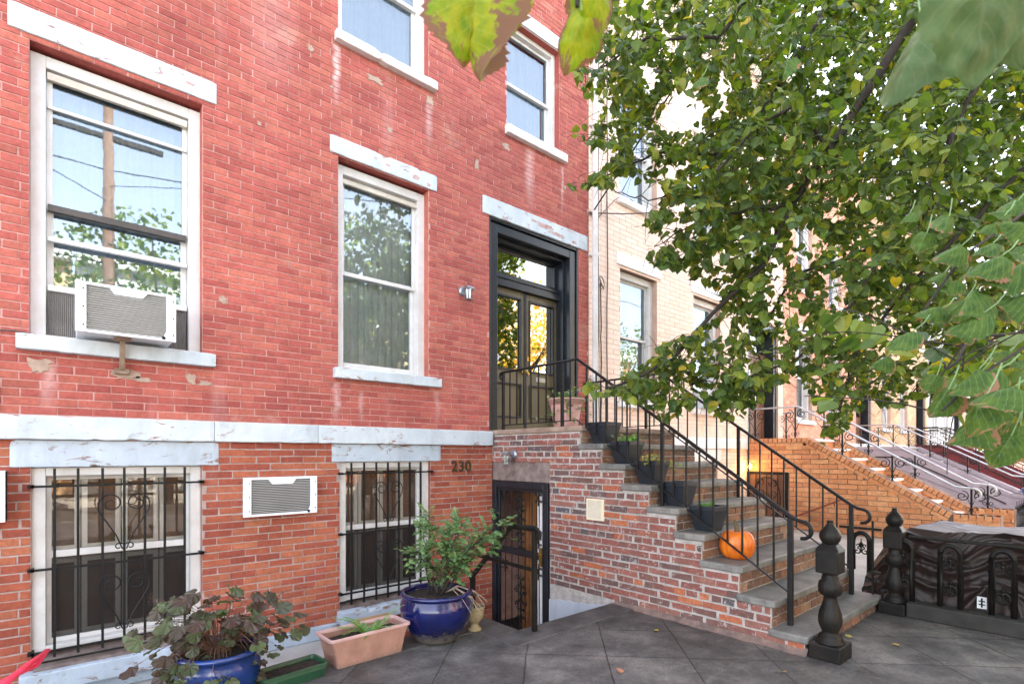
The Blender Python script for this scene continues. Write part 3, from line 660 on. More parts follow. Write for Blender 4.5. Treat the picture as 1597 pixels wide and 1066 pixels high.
# ================================================================ STOOP
ST = thing('stoop', (4.8, -1.8, 0), 'old brick stoop with bluestone treads rising to the dark front door', 'stoop')
SX0, SX1 = 3.99, 5.68
TZ = [1.70, 1.515, 1.320, 1.134, .950, .755, .548, .335, .130]
TY = [-1.45, -1.72, -1.985, -2.265, -2.535, -2.775, -3.085, -3.33, -3.556]
side = lambda u, z, d: (SX0 - d, -u, z)
side2 = lambda u, z, d: (SX1 + d, -u, z)
TT = .058
def side_holes():
    hs = []; yprev = 0
    for z, y in zip(TZ, TY):                     # everything above each slab's underside
        hs.append((yprev - .001, -y - .03, z - TT, 3)); yprev = -y - .03
    hs.append((3.526, 9, -2, 3)); return hs
b_ = MB(); SH = side_holes() + [(-.01, .985, -2, 1.335)]
bricks(b_, side, 0, 3.526, -.10, 1.70, .0642, .212, SH + [(.95, 2.02, -2, .0)], .0155, .007, .0045, 31, hdr=6)
sw = b_.build('side_wall', MT['stoop'], ST)
m_ = MB(); panel(m_, side, 0, 3.526, -1.25, 1.70, SH); m_.build('wall_mortar', MT['stoop_mortar'], ST); m_ = MB(); panel(m_, side2, 0, 3.526, -.1, 1.70, side_holes()); m_.build('wall_mortar', MT['stoop_mortar'], ST)
b_ = MB(); bricks(b_, side2, 0, 3.526, -.01, 1.70, .0642, .212, side_holes(), .0125, .011, .003, 32); b_.build('side_wall', MT['stoop'], ST)
MT['riser'] = brickmat('dusty_riser_brick', [(0, (.13, .085, .06)), (.4, (.20, .11, .075)), (.8, (.26, .13, .08)), (1, (.32, .2, .13))], (.45, .37, .29), .57, bmp=.6)
for i in range(9):
    b_ = MB(); m2 = MB()
    z = TZ[i] - TT; zb = TZ[i + 1] if i < 8 else -.01; y = TY[i] + .03
    f = (lambda yy: (lambda u, zz, d: (u, yy - d, zz)))(y)
    bricks(b_, f, SX0, SX1, zb + .004, z, (z - zb - .004) / (2 if z - zb > .09 else 1), .205, (), .011, .010, .0025, 40 + i)
    panel(m2, f, SX0, SX1, zb, z); b_.build('riser_brick', MT['riser'], ST); m2.build('riser_mortar', MT['stoop_mortar'], ST)
def slab(mb, x0, x1, y0, y1, z0, z1, sd):
    rr = random.Random(sd); nx = 18; pts = []
    fr = [(x0 + (x1 - x0) * i / nx, y0 + rr.uniform(-.006, .006)) for i in range(nx + 1)]
    lf_ = [(x0 + rr.uniform(-.006, .006), y0 + (y1 - y0) * i / 5) for i in range(1, 5)]
    rt_ = [(x1 + rr.uniform(-.006, .006), y0 + (y1 - y0) * i / 5) for i in range(1, 5)]
    fr[0] = (x0 + .012, y0 + .004); fr[-1] = (x1 - .012, y0 + .004)
    poly = fr + rt_ + [(x1, y1), (x0, y1)] + lf_[::-1]
    mb.prism(poly, 'z', z0, z1)
for i in range(9):
    yb = -.02 if i == 0 else TY[i - 1] + .05
    if i == 0: yb = -.004
    s = MB(); slab(s, SX0 - .022, SX1 + .022, TY[i], yb, TZ[i] - TT, TZ[i], i)
    o = s.build('tread', MT['stone_land'] if i == 0 else MT['stone_tread'], ST, bevel=.014, seg=3)
s = MB(); npt = 30; vs = []
for i in range(npt + 1):
    y = -1.86 - 1.69 * i / npt; w_ = .03 + .02 * noise.noise(Vector((y * 5, 0, 0))); vs += [(SX0 + .002, y, .045 + .02 * noise.noise(Vector((y * 6, 3, 0)))), (SX0 - w_, y, .012), (SX0 - w_ - .02, y, -.002)]
s.add(vs, [(3 * i + k, 3 * i + 3 + k, 3 * i + 4 + k, 3 * i + 1 + k) for i in range(npt) for k in (0, 1)]); s.build('mortar_fillet', basic('dirty_pink_fillet', (.24, .16, .13), (.12, .09, .08), .95, 12, bmp=.8), ST)
# fill behind the gate and stucco
s = MB(); s.box(SX0 - .012, SX0 + .01, -2.02, -.985, -.9, -.004)
nn = 14; pts = [(-2.05, -.02)] + [(-2.02 + (2.02 - .985) * i / nn, -.012 - .12 * (i / nn) + rnd.uniform(-.012, .012)) for i in range(nn + 1)] + [(-.985, -1.25), (-2.05, -1.25)]
s = MB().prism(pts, 'x', SX0 - .014, SX0 + .01); s.build('stucco_base', MT['stucco'], ST)
# the gate under the stoop
s = MB(); s.box(SX0 + .001, SX0 + .12, -.985, -.005, 1.10, 1.333); s.build('wood_header', MT['wood_old'], ST, bevel=.01)
gt = MB(); frameY = lambda mb, y0, y1, z0, z1, w_, x0, x1: (mb.box(x0, x1, y0, y0 + w_, z0, z1), mb.box(x0, x1, y1 - w_, y1, z0, z1), mb.box(x0 + .001, x1, y0 + w_, y1 - w_, z1 - w_, z1), mb.box(x0 + .001, x1, y0 + w_, y1 - w_, z0, z0 + w_))
frameY(gt, -.965, -.008, -1.19, 1.095, .075, SX0 - .014, SX0 + .05); frameY(gt, -.888, -.085, -1.11, 1.019, .035, SX0 + .012, SX0 + .045)
gt.box(SX0 - .03, SX0 + .02, -.90, -.09, .26, .335)
gate = gt.build('iron_gate', MT['doorblue'], ST, bevel=.005)
gs = MB()
for k, y in enumerate((-.79, -.675, -.56, -.445, -.33, -.215)):
    gs.tube([(SX0 + .028, y, -1.10), (SX0 + .028, y, 1.0)], .006, .006, 6)
axg = lambda a, b: (SX0 + .016, a, b)
def floral(mb, y, z, s=1.0):
    mb.tube([axg(y, z - .10 * s), axg(y, z + .10 * s)], .009 * s, .004, 6)
    for sg in (-1, 1):
        for vz in (-1, 1):
            mb.tube([axg(y, z), axg(y + sg * .03 * s, z + vz * .05 * s), axg(y + sg * .055 * s, z + vz * .03 * s)], .007 * s, .004, 5)
            spiral(mb, (y + sg * .048 * s, z + vz * .045 * s), .022 * s, 1.0, 0, sg * vz, .0045 * s, axg, 10)
    mb.lathe([(0, -.014 * s), (.014 * s, 0), (0, .014 * s)], axg(y, z), 8)
for y, z, q in ((-.50, .72, 1.3), (-.50, .55, 1.2), (-.50, .86, .9), (-.50, .38, .9), (-.50, -.05, 1.2), (-.50, -.22, 1.5), (-.50, -.4, 1.1), (-.79, .93, .9), (-.22, .93, .9), (-.79, .12, .9), (-.22, .12, .9), (-.22, -.6, .8), (-.79, .45, .8), (-.22, .5, .8)): floral(gs, y, z, q)
gs.build('scrollwork', MT['iron'], gate)
gb = MB(); gb.box(SX0 - .045, SX0 - .03, -.90, -.86, .20, .40); gb.tube([(SX0 - .03, -.88, .33), (SX0 - .075, -.88, .33), (SX0 - .075, -.82, .325)], .008, .008, 8); gb.build('gate_handle', MT['brass'], gate)
s = MB(); s.box(4.045, 5.60, -1.30, -1.27, -1.2, 1.6); s.build('passage_wall', MT['dark'], ST)
s = MB(); s.box(4.45, 4.47, -1.27, -.03, -1.2, 1.45)
for k in range(9): s.box(4.43, 4.45, -1.25 + k * .135, -1.25 + k * .135 + .122, -1.19, 1.4)
s.build('passage_panelling', MT['woodfloor'], ST, bevel=.004)
s = MB(); s.box(4.08, 4.11, -.87, -.70, -1.19, 1.02); s.build('inner_door', MT['bright_trim'], ST); s = MB(); s.box(4.045, 4.45, -1.26, -.01, -1.26, -1.20); s.build('passage_floor', MT['concrete'], ST)
s = MB(); s.box(SX0 - .018, SX0 + .02, -1.731, -1.512, .765, .975); v0 = s.build('vent_cover', MT['cream'], ST, bevel=.004)
s = MB()
for k in range(15): s.box(SX0 - .022, SX0 - .018, -1.705, -1.538, .79 + k * .0118, .7965 + k * .0118)
s.build('vent_slat', MT['sash'], v0)
# landing rail and stair rails
def rail_side(Xa, Xb, label):
    t = thing('stair_railing', (Xa, -2.3, .5), label, 'railing', 'iron railings of the stoop')
    yt, zt, zb0 = -1.34, 2.385, 1.760; ye, zte, zbe = -3.36, .945, .365
    X = lambda y: Xa if y > yt else Xa + (Xb - Xa) * (y - yt) / (ye - yt)
    Q = lambda y, z: (X(y), y, z)
    zt_ = lambda y: zt + (y - yt) / (ye - yt) * (zte - zt); zb_ = lambda y: zb0 + (y - yt) / (ye - yt) * (zbe - zb0)
    h = MB(); curl = []
    for i in range(12):
        a = i / 11 * math.pi * 1.05; curl.append((Xb, ye - .085 - .062 * math.sin(a), zte - .095 + .062 * math.cos(a)))
    h.tube([Q(yt, zt), Q(ye, zte), (Xb, ye - .05, zte - .025)] + curl, .019, .019, 8, flat=(1.15, .75)); h.build('handrail', MT['iron'], t, smooth=True)
    h = MB(); c2 = [(Xa, -.14 + .04 * math.sin(a), zt - .04 + .04 * math.cos(a)) for a in [i / 9 * math.pi * 1.1 for i in range(10)]]
    h.tube([Q(yt, zt)] + c2, .017, .017, 8, flat=(1.15, .75)); h.build('handrail', MT['iron'], t, smooth=True)
    h = MB(); h.tube([Q(-.15, zb0 - .005), Q(yt, zb0), Q(ye, zbe)], .010, .010, 4, flat=(1.3, .8)); h.build('bottom_rail', MT['iron'], t)
    for (y, zz, top) in ((-.16, 1.70, zt - .01), (-1.13, 1.70, zt - .01), (-2.30, .95, None), (ye, .13, None)):
        h = MB(); tp = zt_(y) if top is None else top; r_ = .018 if y == ye else .015
        h.box(X(y) - r_, X(y) + r_, y - r_, y + r_, zz - .004, tp); h.build('post', MT['iron'], t, bevel=.003)
    ys = [-.16 - i * .1213 for i in range(1, 8)] + [-1.245]
    n = 17; bal = [(y, zb0, zt) for y in ys] + [(yt + (ye - yt) * i / n,) * 1 for i in range(1, n)]
    for q in bal:
        y = q[0]
        if y < yt and abs(y + 2.30) < .03: continue
        h = MB(); zl, zh = (q[1], q[2] - .005) if len(q) == 3 else (zb_(y), zt_(y) - .004)
        h.box(X(y) - .0062, X(y) + .0062, y - .0062, y + .0062, zl, zh); h.build('baluster', MT['iron'], t)
    return t
rail_side(4.03, 4.17, 'black iron railing on the near side of the stoop, beside the pumpkin and grey planters')
rail_side(5.52, 5.52, 'black iron railing on the far side of the stoop')
# pit handrail
t = thing('handrail', (2.87, -1.9, 0), 'low black iron handrail at the corner of the basement pit, beside the blue pot', 'handrail')
h = MB(); h.box(2.852, 2.888, -1.958, -1.922, .008, .80); h.build('post', MT['castiron'], t, bevel=.003)
h = MB(); h.box(2.85, 2.89, -1.135, -1.095, -.20, .30); h.build('post', MT['castiron'], t, bevel=.003)
h = MB(); h.tube([(2.87, -1.99, .745), (2.87, -2.0, .79), (2.87, -1.96, .82), (2.87, -1.65, .81), (2.87, -1.08, .27)], .02, .02, 8, flat=(1.3, .6)); h.build('top_rail', MT['castiron'], t)
h = MB(); h.tube([(2.87, -1.94, .49), (2.87, -1.2, .50)], .012, .012, 4, flat=(.6, 1.8)); h.build('mid_rail', MT['castiron'], t)
lmp = wall_lamp((3.99 - .011, -.415, 1.405), (-1, 0, 0), 'small grey lamp with round glass over the basement gate', .95)

# ================================================================ LEAVES
LS = [(0, 0), (.30, -.10), (.50, .10), (.50, .42), (.30, .76), (0, 1.08)]
def leaf(mb, p, d, n, L, fold=.25, curl=.25, r=None, wd=1.0):
    d = Vector(d).normalized(); n = Vector(n); sx = d.cross(n)
    if sx.length < 1e-3: sx = d.cross(Vector((1, .3, .2)))
    sx.normalize(); n = sx.cross(d).normalized(); p = Vector(p)
    def q(x, y):
        return p + sx * (x * L * wd) + d * (y * L) + n * (-abs(x) * fold * L - curl * L * y * y * .5 + (.05 * L if (x and y > .6) else 0))
    vs = [q(0, .03), q(0, .5), q(0, 1.08)] + [q(x, y) for x, y in LS[1:5]] + [q(-x, y) for x, y in LS[1:5]]
    fs = [(0, 3, 4, 1), (1, 4, 5), (1, 5, 6, 2), (0, 1, 8, 7), (1, 9, 8), (1, 2, 10, 9)]
    mb.add(vs, fs, rnd.random() if r is None else r)
def rv(rr=rnd): 
    return Vector((rr.gauss(0, 1), rr.gauss(0, 1), rr.gauss(0, 1))).normalized()

# ================================================================ POTS IN THE YARD
MT['leaf_rose'] = leafmat('rose_leaf', [(0, (.08, .17, .07)), (.6, (.14, .26, .11)), (.92, (.22, .34, .13)), (.95, (.55, .38, .03)), (1, (.6, .4, .04))], trans=.3)
MT['leaf_fern'] = leafmat('fern_leaf', [(0, (.08, .22, .04)), (1, (.18, .38, .07))], trans=.35)
MT['leaf_mauve'] = leafmat('bronzed_leaf', [(0, (.028, .013, .009)), (.2, (.05, .022, .014)), (.38, (.035, .045, .02)), (.65, (.04, .085, .028)), (1, (.10, .17, .055))], back=(.07, .05, .035), trans=.2, brown=.38, brownc=(.13, .05, .035))
MT['leaf_ivy'] = leafmat('small_pot_leaf', [(0, (.07, .15, .06)), (.7, (.16, .26, .12)), (1, (.35, .35, .15))], trans=.3)
MT['dry'] = basic('dry_stalk', (.19, .10, .065), (.09, .05, .035), .9, 20)
def flutes(n_, a, rows): return lambda i, t: (a * math.cos(n_ * t) if i in rows else 0)
# big cobalt pot with a rose bush
P = Vector((2.20, -1.555, .006))
t = thing('flower_pot', P, 'large round glossy cobalt blue pot holding the rose bush', 'plant pot')
c = MB(); prof = [(r_ * 1.03, z_ * .86) for r_, z_ in [(.0, 0), (.155, .0), (.17, .02), (.215, .10), (.255, .20), (.268, .28), (.262, .335), (.245, .375), (.243, .385), (.262, .395), (.268, .41), (.258, .425), (.235, .425), (.228, .40), (.24, .36), (.0, .355)]]
c.lathe(prof, P, 56, caps=False); c.build('pot', MT['cobalt'], t, smooth=True)
c = MB(); c.lathe([(.0, .333), (.12, .331), (.236, .320)], P, 24, caps=False); c.build('soil', MT['soil'], t, smooth=True)
t2 = thing('rose_bush', P + V(0, 0, .32), 'leafy rose bush growing in the large cobalt blue pot', 'shrub')
c = MB(); lf = MB(); rr = random.Random(5)
tips = []
for i in range(15):
    a = rr.uniform(0, 2 * math.pi); s0 = P + V(.06 * math.cos(a), .06 * math.sin(a), .31)
    e = Vector((rr.gauss(.12, .21), rr.gauss(-.02, .12), rr.uniform(.20, .56)))
    pts = [s0 + e * q + V(0, 0, .10 * math.sin(q * 2.6)) + rv(rr) * .012 for q in [k / 7 for k in range(8)]]
    c.tube(pts, .006, .002, 5)
    for k in range(2, 8):
        for m in range(4):
            dr_ = (rv(rr) + e.normalized() * .5 + V(0, 0, .1)).normalized(); b0 = pts[k]
            tip = b0 + dr_ * rr.uniform(.06, .16); c.tube([b0, tip], .0016, .001, 3)
            up = (V(0, 0, 1) + rv(rr) * .5)
            for w_ in range(5):
                q = b0.lerp(tip, .45 + .14 * w_) ; sd = dr_.cross(V(0, 0, 1)) * (1 if w_ % 2 else -1)
                leaf(lf, q, dr_ * .5 + sd * (0 if w_ == 4 else 1) + V(0, 0, -.15), up, rr.uniform(.026, .042), .15, .3, rr.random() * (.93 if rr.random() < .97 else 1.07))
c.build('stem', MT['bark'], t2, smooth=True); lf.build('foliage', MT['leaf_rose'], t2)
c = MB()
for i in range(9):
    a = rr.uniform(-.9, .9) + (-math.pi / 3); s0 = P + V(.05, -.05, .35); d0 = Vector((math.cos(a), math.sin(a), 0))
    c.tube([s0, s0 + d0 * .10 + V(0, 0, .04), s0 + d0 * .23 + V(0, 0, -.01), s0 + d0 * rr.uniform(.27, .33) + V(rr.uniform(-.05, .05), 0, -.10)], .0028, .0015, 4)
c.build('dry_twig', basic('bleached_twig', (.42, .33, .26), (.3, .22, .17), .9), t2)
# small urn
P = Vector((2.53, -1.60, .006)); t = thing('stone_urn', P, 'small mossy cream stone urn behind the large blue pot', 'urn')
c = MB().lathe([(0, 0), (.055, 0), (.058, .015), (.04, .03), (.03, .05), (.045, .07), (.07, .10), (.078, .14), (.075, .17), (.085, .185), (.083, .195), (.068, .19), (.06, .16), (0, .158)], P, 24, caps=False); c.build('urn_body', MT['urnstone'], t, smooth=True)
c = MB().tube([P + V(0, 0, .15), P + V(.02, .01, .26), P + V(.05, .02, .33)], .003, .002, 4); c.tube([P + V(0, 0, .15), P + V(-.01, .01, .3)], .003, .002, 4); c.build('dead_stem', MT['bark'], t)
# terracotta trough
def trough(name, P, rot, L, W, Hh, mat, label, rim=.018, taper=.80, soilz=.72, cat='planter'):
    t = thing(name, P, label, cat); M = Matrix.Translation(P) @ Matrix.Rotation(rot, 4, 'Z')
    def rr_(w_, l_, z, rad, n=5):
        pts = []
        for cx, cy, a0 in ((l_ / 2 - rad, w_ / 2 - rad, 0), (-l_ / 2 + rad, w_ / 2 - rad, 90), (-l_ / 2 + rad, -w_ / 2 + rad, 180), (l_ / 2 - rad, -w_ / 2 + rad, 270)):
            for k in range(n + 1): a = R(a0 + 90 * k / n); pts.append(M @ Vector((cx + rad * math.cos(a), cy + rad * math.sin(a), z)))
        return pts
    rings = [rr_(W * taper, L * taper, 0, .015), rr_(W * (taper + .1), L * (taper + .08), Hh * .62, .018), rr_(W * (taper + .105), L * (taper + .083), Hh * .63, .018), rr_(W * .94, L * .96, Hh - rim, .02), rr_(W, L, Hh - rim, .025), rr_(W, L, Hh, .025), rr_(W - .03, L - .03, Hh, .02), rr_(W - .04, L - .04, Hh - .02, .02), rr_(W * .85, L * .88, Hh * .5, .02)]
    c = MB(); n = len(rings[0]); vs = [p for r_ in rings for p in r_]
    fs = [(i * n + k, i * n + (k + 1) % n, (i + 1) * n + (k + 1) % n, (i + 1) * n + k) for i in range(len(rings) - 1) for k in range(n)] + [tuple(range(n))[::-1]]
    c.add(vs, [f_ for f_ in fs if min(f_) < 4 * n or min(f_) >= 7 * n]); c.build('trough', mat, t, bevel=.003); c = MB(); c.add(vs, [f_ for f_ in fs if 4 * n <= min(f_) < 7 * n]); c.build('rim', MT['rim_pink'] if Hh > .1 else mat, t, bevel=.003)
    c = MB(); gx, gy = 26, 10; vs = []
    for j in range(gy + 1):
        for i in range(gx + 1):
            x = (i / gx - .5) * L * .91; y = (j / gy - .5) * W * .88
            vs.append(M @ Vector((x, y, Hh * soilz + .012 * noise.noise(Vector((x * 30, y * 30, 1))))))
    c.add(vs, [(j * (gx + 1) + i, j * (gx + 1) + i + 1, (j + 1) * (gx + 1) + i + 1, (j + 1) * (gx + 1) + i) for j in range(gy) for i in range(gx)])
    c.build('soil', MT['soil'], t); return t, M
trough('planter_trough', Vector((1.625, -1.53, 0.002)), R(2), .60, .26, .205, MT['terracotta'], 'rectangular terracotta trough with a small fern, between the green tray and the blue pot')
trough('seed_tray', Vector((1.10, -1.60, 0.002)), R(6), .42, .21, .085, MT['green_tray'], 'shallow dark green plastic tray of bare soil beside the terracotta trough', .012, .86, .7, 'planter')
t = thing('fern', (1.68, -1.53, .15), 'small bright green fern growing in the terracotta trough', 'fern'); lf = MB(); rr = random.Random(9)
for i in range(13):
    a = i * 2.4 + rr.random(); el = rr.uniform(.5, 1.15); s0 = V(1.66 + .02 * math.cos(a), -1.55 + .02 * math.sin(a), .15); Lf = rr.uniform(.17, .27)
    prev = s0; dd = Vector((math.cos(a) * math.cos(el), math.sin(a) * math.cos(el) * .7, math.sin(el)))
    for k in range(11):
        dd = (dd + V(0, 0, -.085)).normalized(); p = prev + dd * Lf / 10; sd = dd.cross(V(0, 0, 1)).normalized(); w_ = .05 * (1 - k / 12) * min(1, (k + 2) / 4)
        for sg in (-1, 1):
            e = p + sd * sg * w_ + dd * .014 + V(0, 0, -.006)
            lf.add([prev, p, e, prev.lerp(e, .6) + dd * .002 - V(0, 0, .001)], [(0, 1, 2, 3)], rr.random())
        prev = p
lf.build('frond', MT['leaf_fern'], t)
# tray debris, blue embossed pot with bronzed plant
P = Vector((.70, -1.62, .002))
t = thing('flower_pot', P, 'embossed bright blue pot at the bottom left, under the bronzed wilting plant', 'plant pot')
c = MB(); prof = [(0, 0), (.15, 0), (.165, .02), (.20, .10), (.215, .18), (.215, .23), (.20, .26), (.205, .275), (.225, .285), (.228, .30), (.215, .31), (.19, .305), (.185, .27), (0, .265)]
c.lathe(prof, P, 64, caps=False, flute=lambda i, t_: (.018 * math.sin(9 * t_ + i * 1.3) if 2 < i < 7 else 0)); c.build('pot', basic('bright_blue_glaze', (.005, .035, .20), (.004, .02, .10), .15, 6, coat=.5, bmp=.2, bscale=22), t, smooth=True)
c = MB(); c.lathe([(.0, .285), (.1, .283), (.19, .275)], P, 24, caps=False); c.build('soil', MT['soil'], t)
t = thing('heuchera', P + V(0, 0, .28), 'wilting bronze and green broad-leaved plant spilling over the embossed blue pot', 'plant')
c = MB(); lf = MB(); rr = random.Random(21)
for i in range(210):
    a = rr.uniform(0, 2 * math.pi); rad = rr.uniform(.08, .47); hh = rr.uniform(-.24, .36) * (1.15 - rad * 1.2)
    if rr.random() < .35: rad *= .6
    s0 = P + V(.04 * math.cos(a), .04 * math.sin(a), .28); e = P + V(rad * math.cos(a) * 1.0, rad * math.sin(a) * .60, .30 + hh)
    mid = s0.lerp(e, .5) + V(0, 0, .10); c.tube([s0, s0.lerp(mid, .6) + V(0, 0, .02), mid, e], .0019, .0012, 4)
    d = (Vector((math.cos(a), math.sin(a), -.5)) + rv(rr) * .35).normalized(); L = rr.uniform(.022, .056)
    fo_ = rr.uniform(-.5, .15); fo2 = rr.uniform(-.35, .2)
    nrm = (V(0, 0, 1) + Vector((math.cos(a), math.sin(a), 0)) * .5 + rv(rr) * .4 - V(0, .5, 0)).normalized(); sx = d.cross(nrm).normalized(); n2 = sx.cross(d)
    r_ = rr.random(); vs = [e]; nn = 18
    for k in range(nn):
        an = -math.pi * .93 + 2 * math.pi * .93 * k / (nn - 1); q = L * (1 + .10 * math.cos(an * 9)) * (.9 + .1 * math.cos(an))
        vs.append(e + d * (math.cos(an) * q + L * .35) + sx * math.sin(an) * q + n2 * (fo_ * q * abs(math.sin(an)) ** 1.4 + .006 * math.sin(k * 2.2 + i) + fo2 * L * math.cos(an)))
    lf.add(vs, [(0, k, k + 1) for k in range(1, nn)], r_)
lf.build('foliage', MT['leaf_mauve'], t)
for i in range(16):                                       # dry flower stalks
    a = rr.uniform(0, 2 * math.pi); s0 = P + V(0, 0, .28)
    e = P + V(rr.uniform(-.5, .62), rr.uniform(-.05, .25), rr.uniform(.36, .66)); pts = [s0.lerp(e, k / 6) + V(0, 0, .07 * math.sin(k / 6 * 3.1)) for k in range(7)]
    c.tube(pts, .0022, .0012, 4)
    for k in range(34):
        q = pts[4].lerp(e, rr.random() * 1.15) + rv(rr) * rr.uniform(.005, .032); c.lathe([(0, -.003), (.0034, 0), (0, .003)], q, 4)
c.build('stalk', MT['dry'], t)
# cardboard below the window, pink plastic
c = MB(); c.prism([(2.38, -.34), (2.72, -.34), (2.74, -.10), (2.40, -.10)], 'y', -.66, -.40); o = c.build('cardboard_box', MT['cardboard'], bevel=.004); tag(o, 'brown cardboard box below the barred window, behind the terracotta trough', 'box')
o.location = (-.35, 0, .0)
c = MB(); c.box(2.45, 2.70, -1.05, -.80, -.80, -.12)
P0 = at(74, 1014, 3.0); P1 = at(-20, 1090, 2.3); 
c = MB()
for k in range(3): c.tube([P0 + V(0, 0, .004 * k), P0.lerp(P1, .35) + V(.01 * k, 0, .012 - .012 * k), P0.lerp(P1, .7) + V(-.01 * k, 0, .01), P1 + V(.02 * k, 0, -.02 * k)], .010, .016, 6, flat=(1.6, .5))
c.tube([P1, V(P1.x, P1.y, .003)], .012, .012, 6)
o = c.build('plastic_strap', MT['flag'], smooth=True); tag(o, 'hot pink plastic strap poking up at the bottom left corner', 'plastic strap')
c = MB(); P1 = Vector((.02, -.55, -.33)); lf = MB()
for i in range(26):
    d = rv(rr); d.z = abs(d.z) + .5; leaf(lf, P1 + V(rr.uniform(-.12, .12), rr.uniform(-.1, .1), rr.uniform(.0, .14)), d, rv(rr), rr.uniform(.03, .06), .2, .3, rr.random())
o = lf.build('weed', MT['leaf_fern']); tag(o, 'small green weed in the corner below the left barred window', 'weed')

# ================================================================ THINGS ON THE STOOP
def taper_planter(P, label, s=1.0):
    t = thing('planter', P, label, 'planter', 'dark grey planters on the steps'); c = MB()
    def ring(w_, z, x=0):
        w_ *= .97
        return [(P[0] + a * w_ / 2, P[1] + b * w_ / 2, P[2] + z) for a, b in ((-1, -1), (1, -1), (1, 1), (-1, 1))]
    rs_ = [ring(.165, 0), ring(.235, .175), ring(.245, .175), ring(.252, .215), ring(.236, .215), ring(.222, .17)]
    vs = [p for r_ in rs_ for p in r_]; fs = [(i * 4 + k, i * 4 + (k + 1) % 4, (i + 1) * 4 + (k + 1) % 4, (i + 1) * 4 + k) for i in range(5) for k in range(4)] + [(3, 2, 1, 0)]
    c.add(vs, fs); c.build('pot', MT['planter'], t, bevel=.007, seg=3)
    c = MB(); c.quad(*[(P[0] + a * .112, P[1] + b * .112, P[2] + .18) for a, b in ((-1, -1), (1, -1), (1, 1), (-1, 1))]); c.build('soil', MT['soil'], t); return t
PL = []
for i, (z, y, lb) in enumerate(((1.515, -1.595, 'dark grey tapered planter on the highest step below the landing, beside the pink pot'),
                            (1.320, -1.86, 'dark grey tapered planter with low green weeds, on the second step below the landing'),
                            (1.134, -2.13, 'dark grey tapered planter under the yellowing trailing weeds, third step below the landing'),
                            (.950, -2.405, 'dark grey tapered planter, bare and empty, just left of the tall middle railing post'),
                            (.755, -2.68, 'dark grey tapered planter on the step just above the pumpkin'))):
    p = Vector((4.03 + .14 * max(0, (-1.34 - y) / 2.02) + .142, y + .03, z + .001)); taper_planter(p, lb); PL.append(p)
def sprigs(P, n, spread, h, mat, label, name='weed', seed=1, L=(.02, .04), droop=0):
    rr = random.Random(seed); t = thing(name, P, label, 'plant'); lf = MB(); c = MB()
    for i in range(n):
        a = rr.uniform(0, 6.28); e = Vector(P) + V(spread[0] * rr.uniform(-1, 1), spread[1] * rr.uniform(-1, 1), rr.uniform(.2, 1) * h - droop * rr.random())
        s0 = Vector(P) + V(rr.uniform(-.06, .06), rr.uniform(-.06, .06), 0); c.tube([s0, s0.lerp(e, .5) + V(0, 0, .03), e], .0016, .001, 3)
        for k in range(4):
            q = s0.lerp(e, .4 + .2 * k) + rv(rr) * .012; leaf(lf, q, rv(rr) + V(0, 0, .2), V(0, 0, 1) + rv(rr) * .6, rr.uniform(*L), .15, .3, rr.random())
    lf.build('foliage', mat, t); c.build('stem', MT['leaf_fern'], t); return t
sprigs(PL[1] + V(0, 0, .182), 26, (.13, .13), .10, MT['leaf_fern'], 'low bright green weeds filling the second planter from the top', seed=3)
sprigs(PL[2] + V(.03, -.03, .182), 34, (.20, .16), .14, leafmat('yellowing_weed', [(0, (.12, .22, .05)), (.5, (.35, .36, .10)), (1, (.5, .35, .15))]), 'yellow-green straggly weeds trailing from the third planter from the top', seed=4, droop=.12)
sprigs(PL[4] + V(.05, .05, .182), 7, (.08, .08), .05, MT['leaf_fern'], 'few green shoots in the planter above the pumpkin', seed=5)
# landing pot
P = Vector((4.37, -.86, 1.701)); t = thing('flower_pot', P, 'pale pink round plastic pot on the landing by the front door', 'plant pot')
c = MB().lathe([(a_ * 1.32, b_ * 1.2) for a_, b_ in [(0, 0), (.095, 0), (.10, .01), (.135, .215), (.128, .22), (.142, .225), (.150, .262), (.158, .265), (.158, .278), (.146, .278), (.138, .24), (0, .238)]], P, 40, caps=False); c.build('pot', MT['pinkpot'], t, smooth=True)
c = MB().lathe([(0, .30), (.18, .297)], P, 24, caps=False); c.build('soil', MT['soil'], t)
sprigs(P + V(0, 0, .31), 90, (.27, .24), .17, MT['leaf_ivy'], 'trailing pale green plant spilling from the pink pot on the landing', 'potted_plant', 6, (.025, .05), .30)
c = MB(); rr = random.Random(2)
# pumpkin
P = Vector((4.285, -2.893, .549)); t = thing('pumpkin', P, 'round ribbed orange pumpkin sitting on a bluestone step', 'pumpkin')
c = MB(); n = 80; m = 26; vs = []; fs = []
for i in range(m + 1):
    ph = min(math.pi * i / m, math.pi - 1e-6)
    for k in range(n):
        th = 2 * math.pi * k / n; rb = 1 - .10 * (abs(math.cos(5.5 * th)) ** .0 * (1 - abs(math.sin(5.5 * th)) ** .55)) * math.sin(ph) ** .5 - 0.02 * math.sin(th * 2 + 1)
        r_ = .138 * rb * math.sin(ph) ** .82; z = .122 * math.cos(ph) * (1 - .30 * math.exp(-(math.sin(ph) / .38) ** 2)) ; vs.append((P.x + r_ * math.cos(th), P.y + r_ * math.sin(th), P.z + .1 + z * 1.12))
for i in range(m):
    for k in range(n): fs.append((i * n + k, (i + 1) * n + k, (i + 1) * n + (k + 1) % n, i * n + (k + 1) % n))
c.add(vs, fs); zmin = min(v[2] for v in c.v); c.v = [(v[0], v[1], v[2] - zmin + P.z) for v in c.v]; ztop = max(v[2] for v in c.v) - .025
c.build('skin', MT['pumpkin'], t, smooth=True)
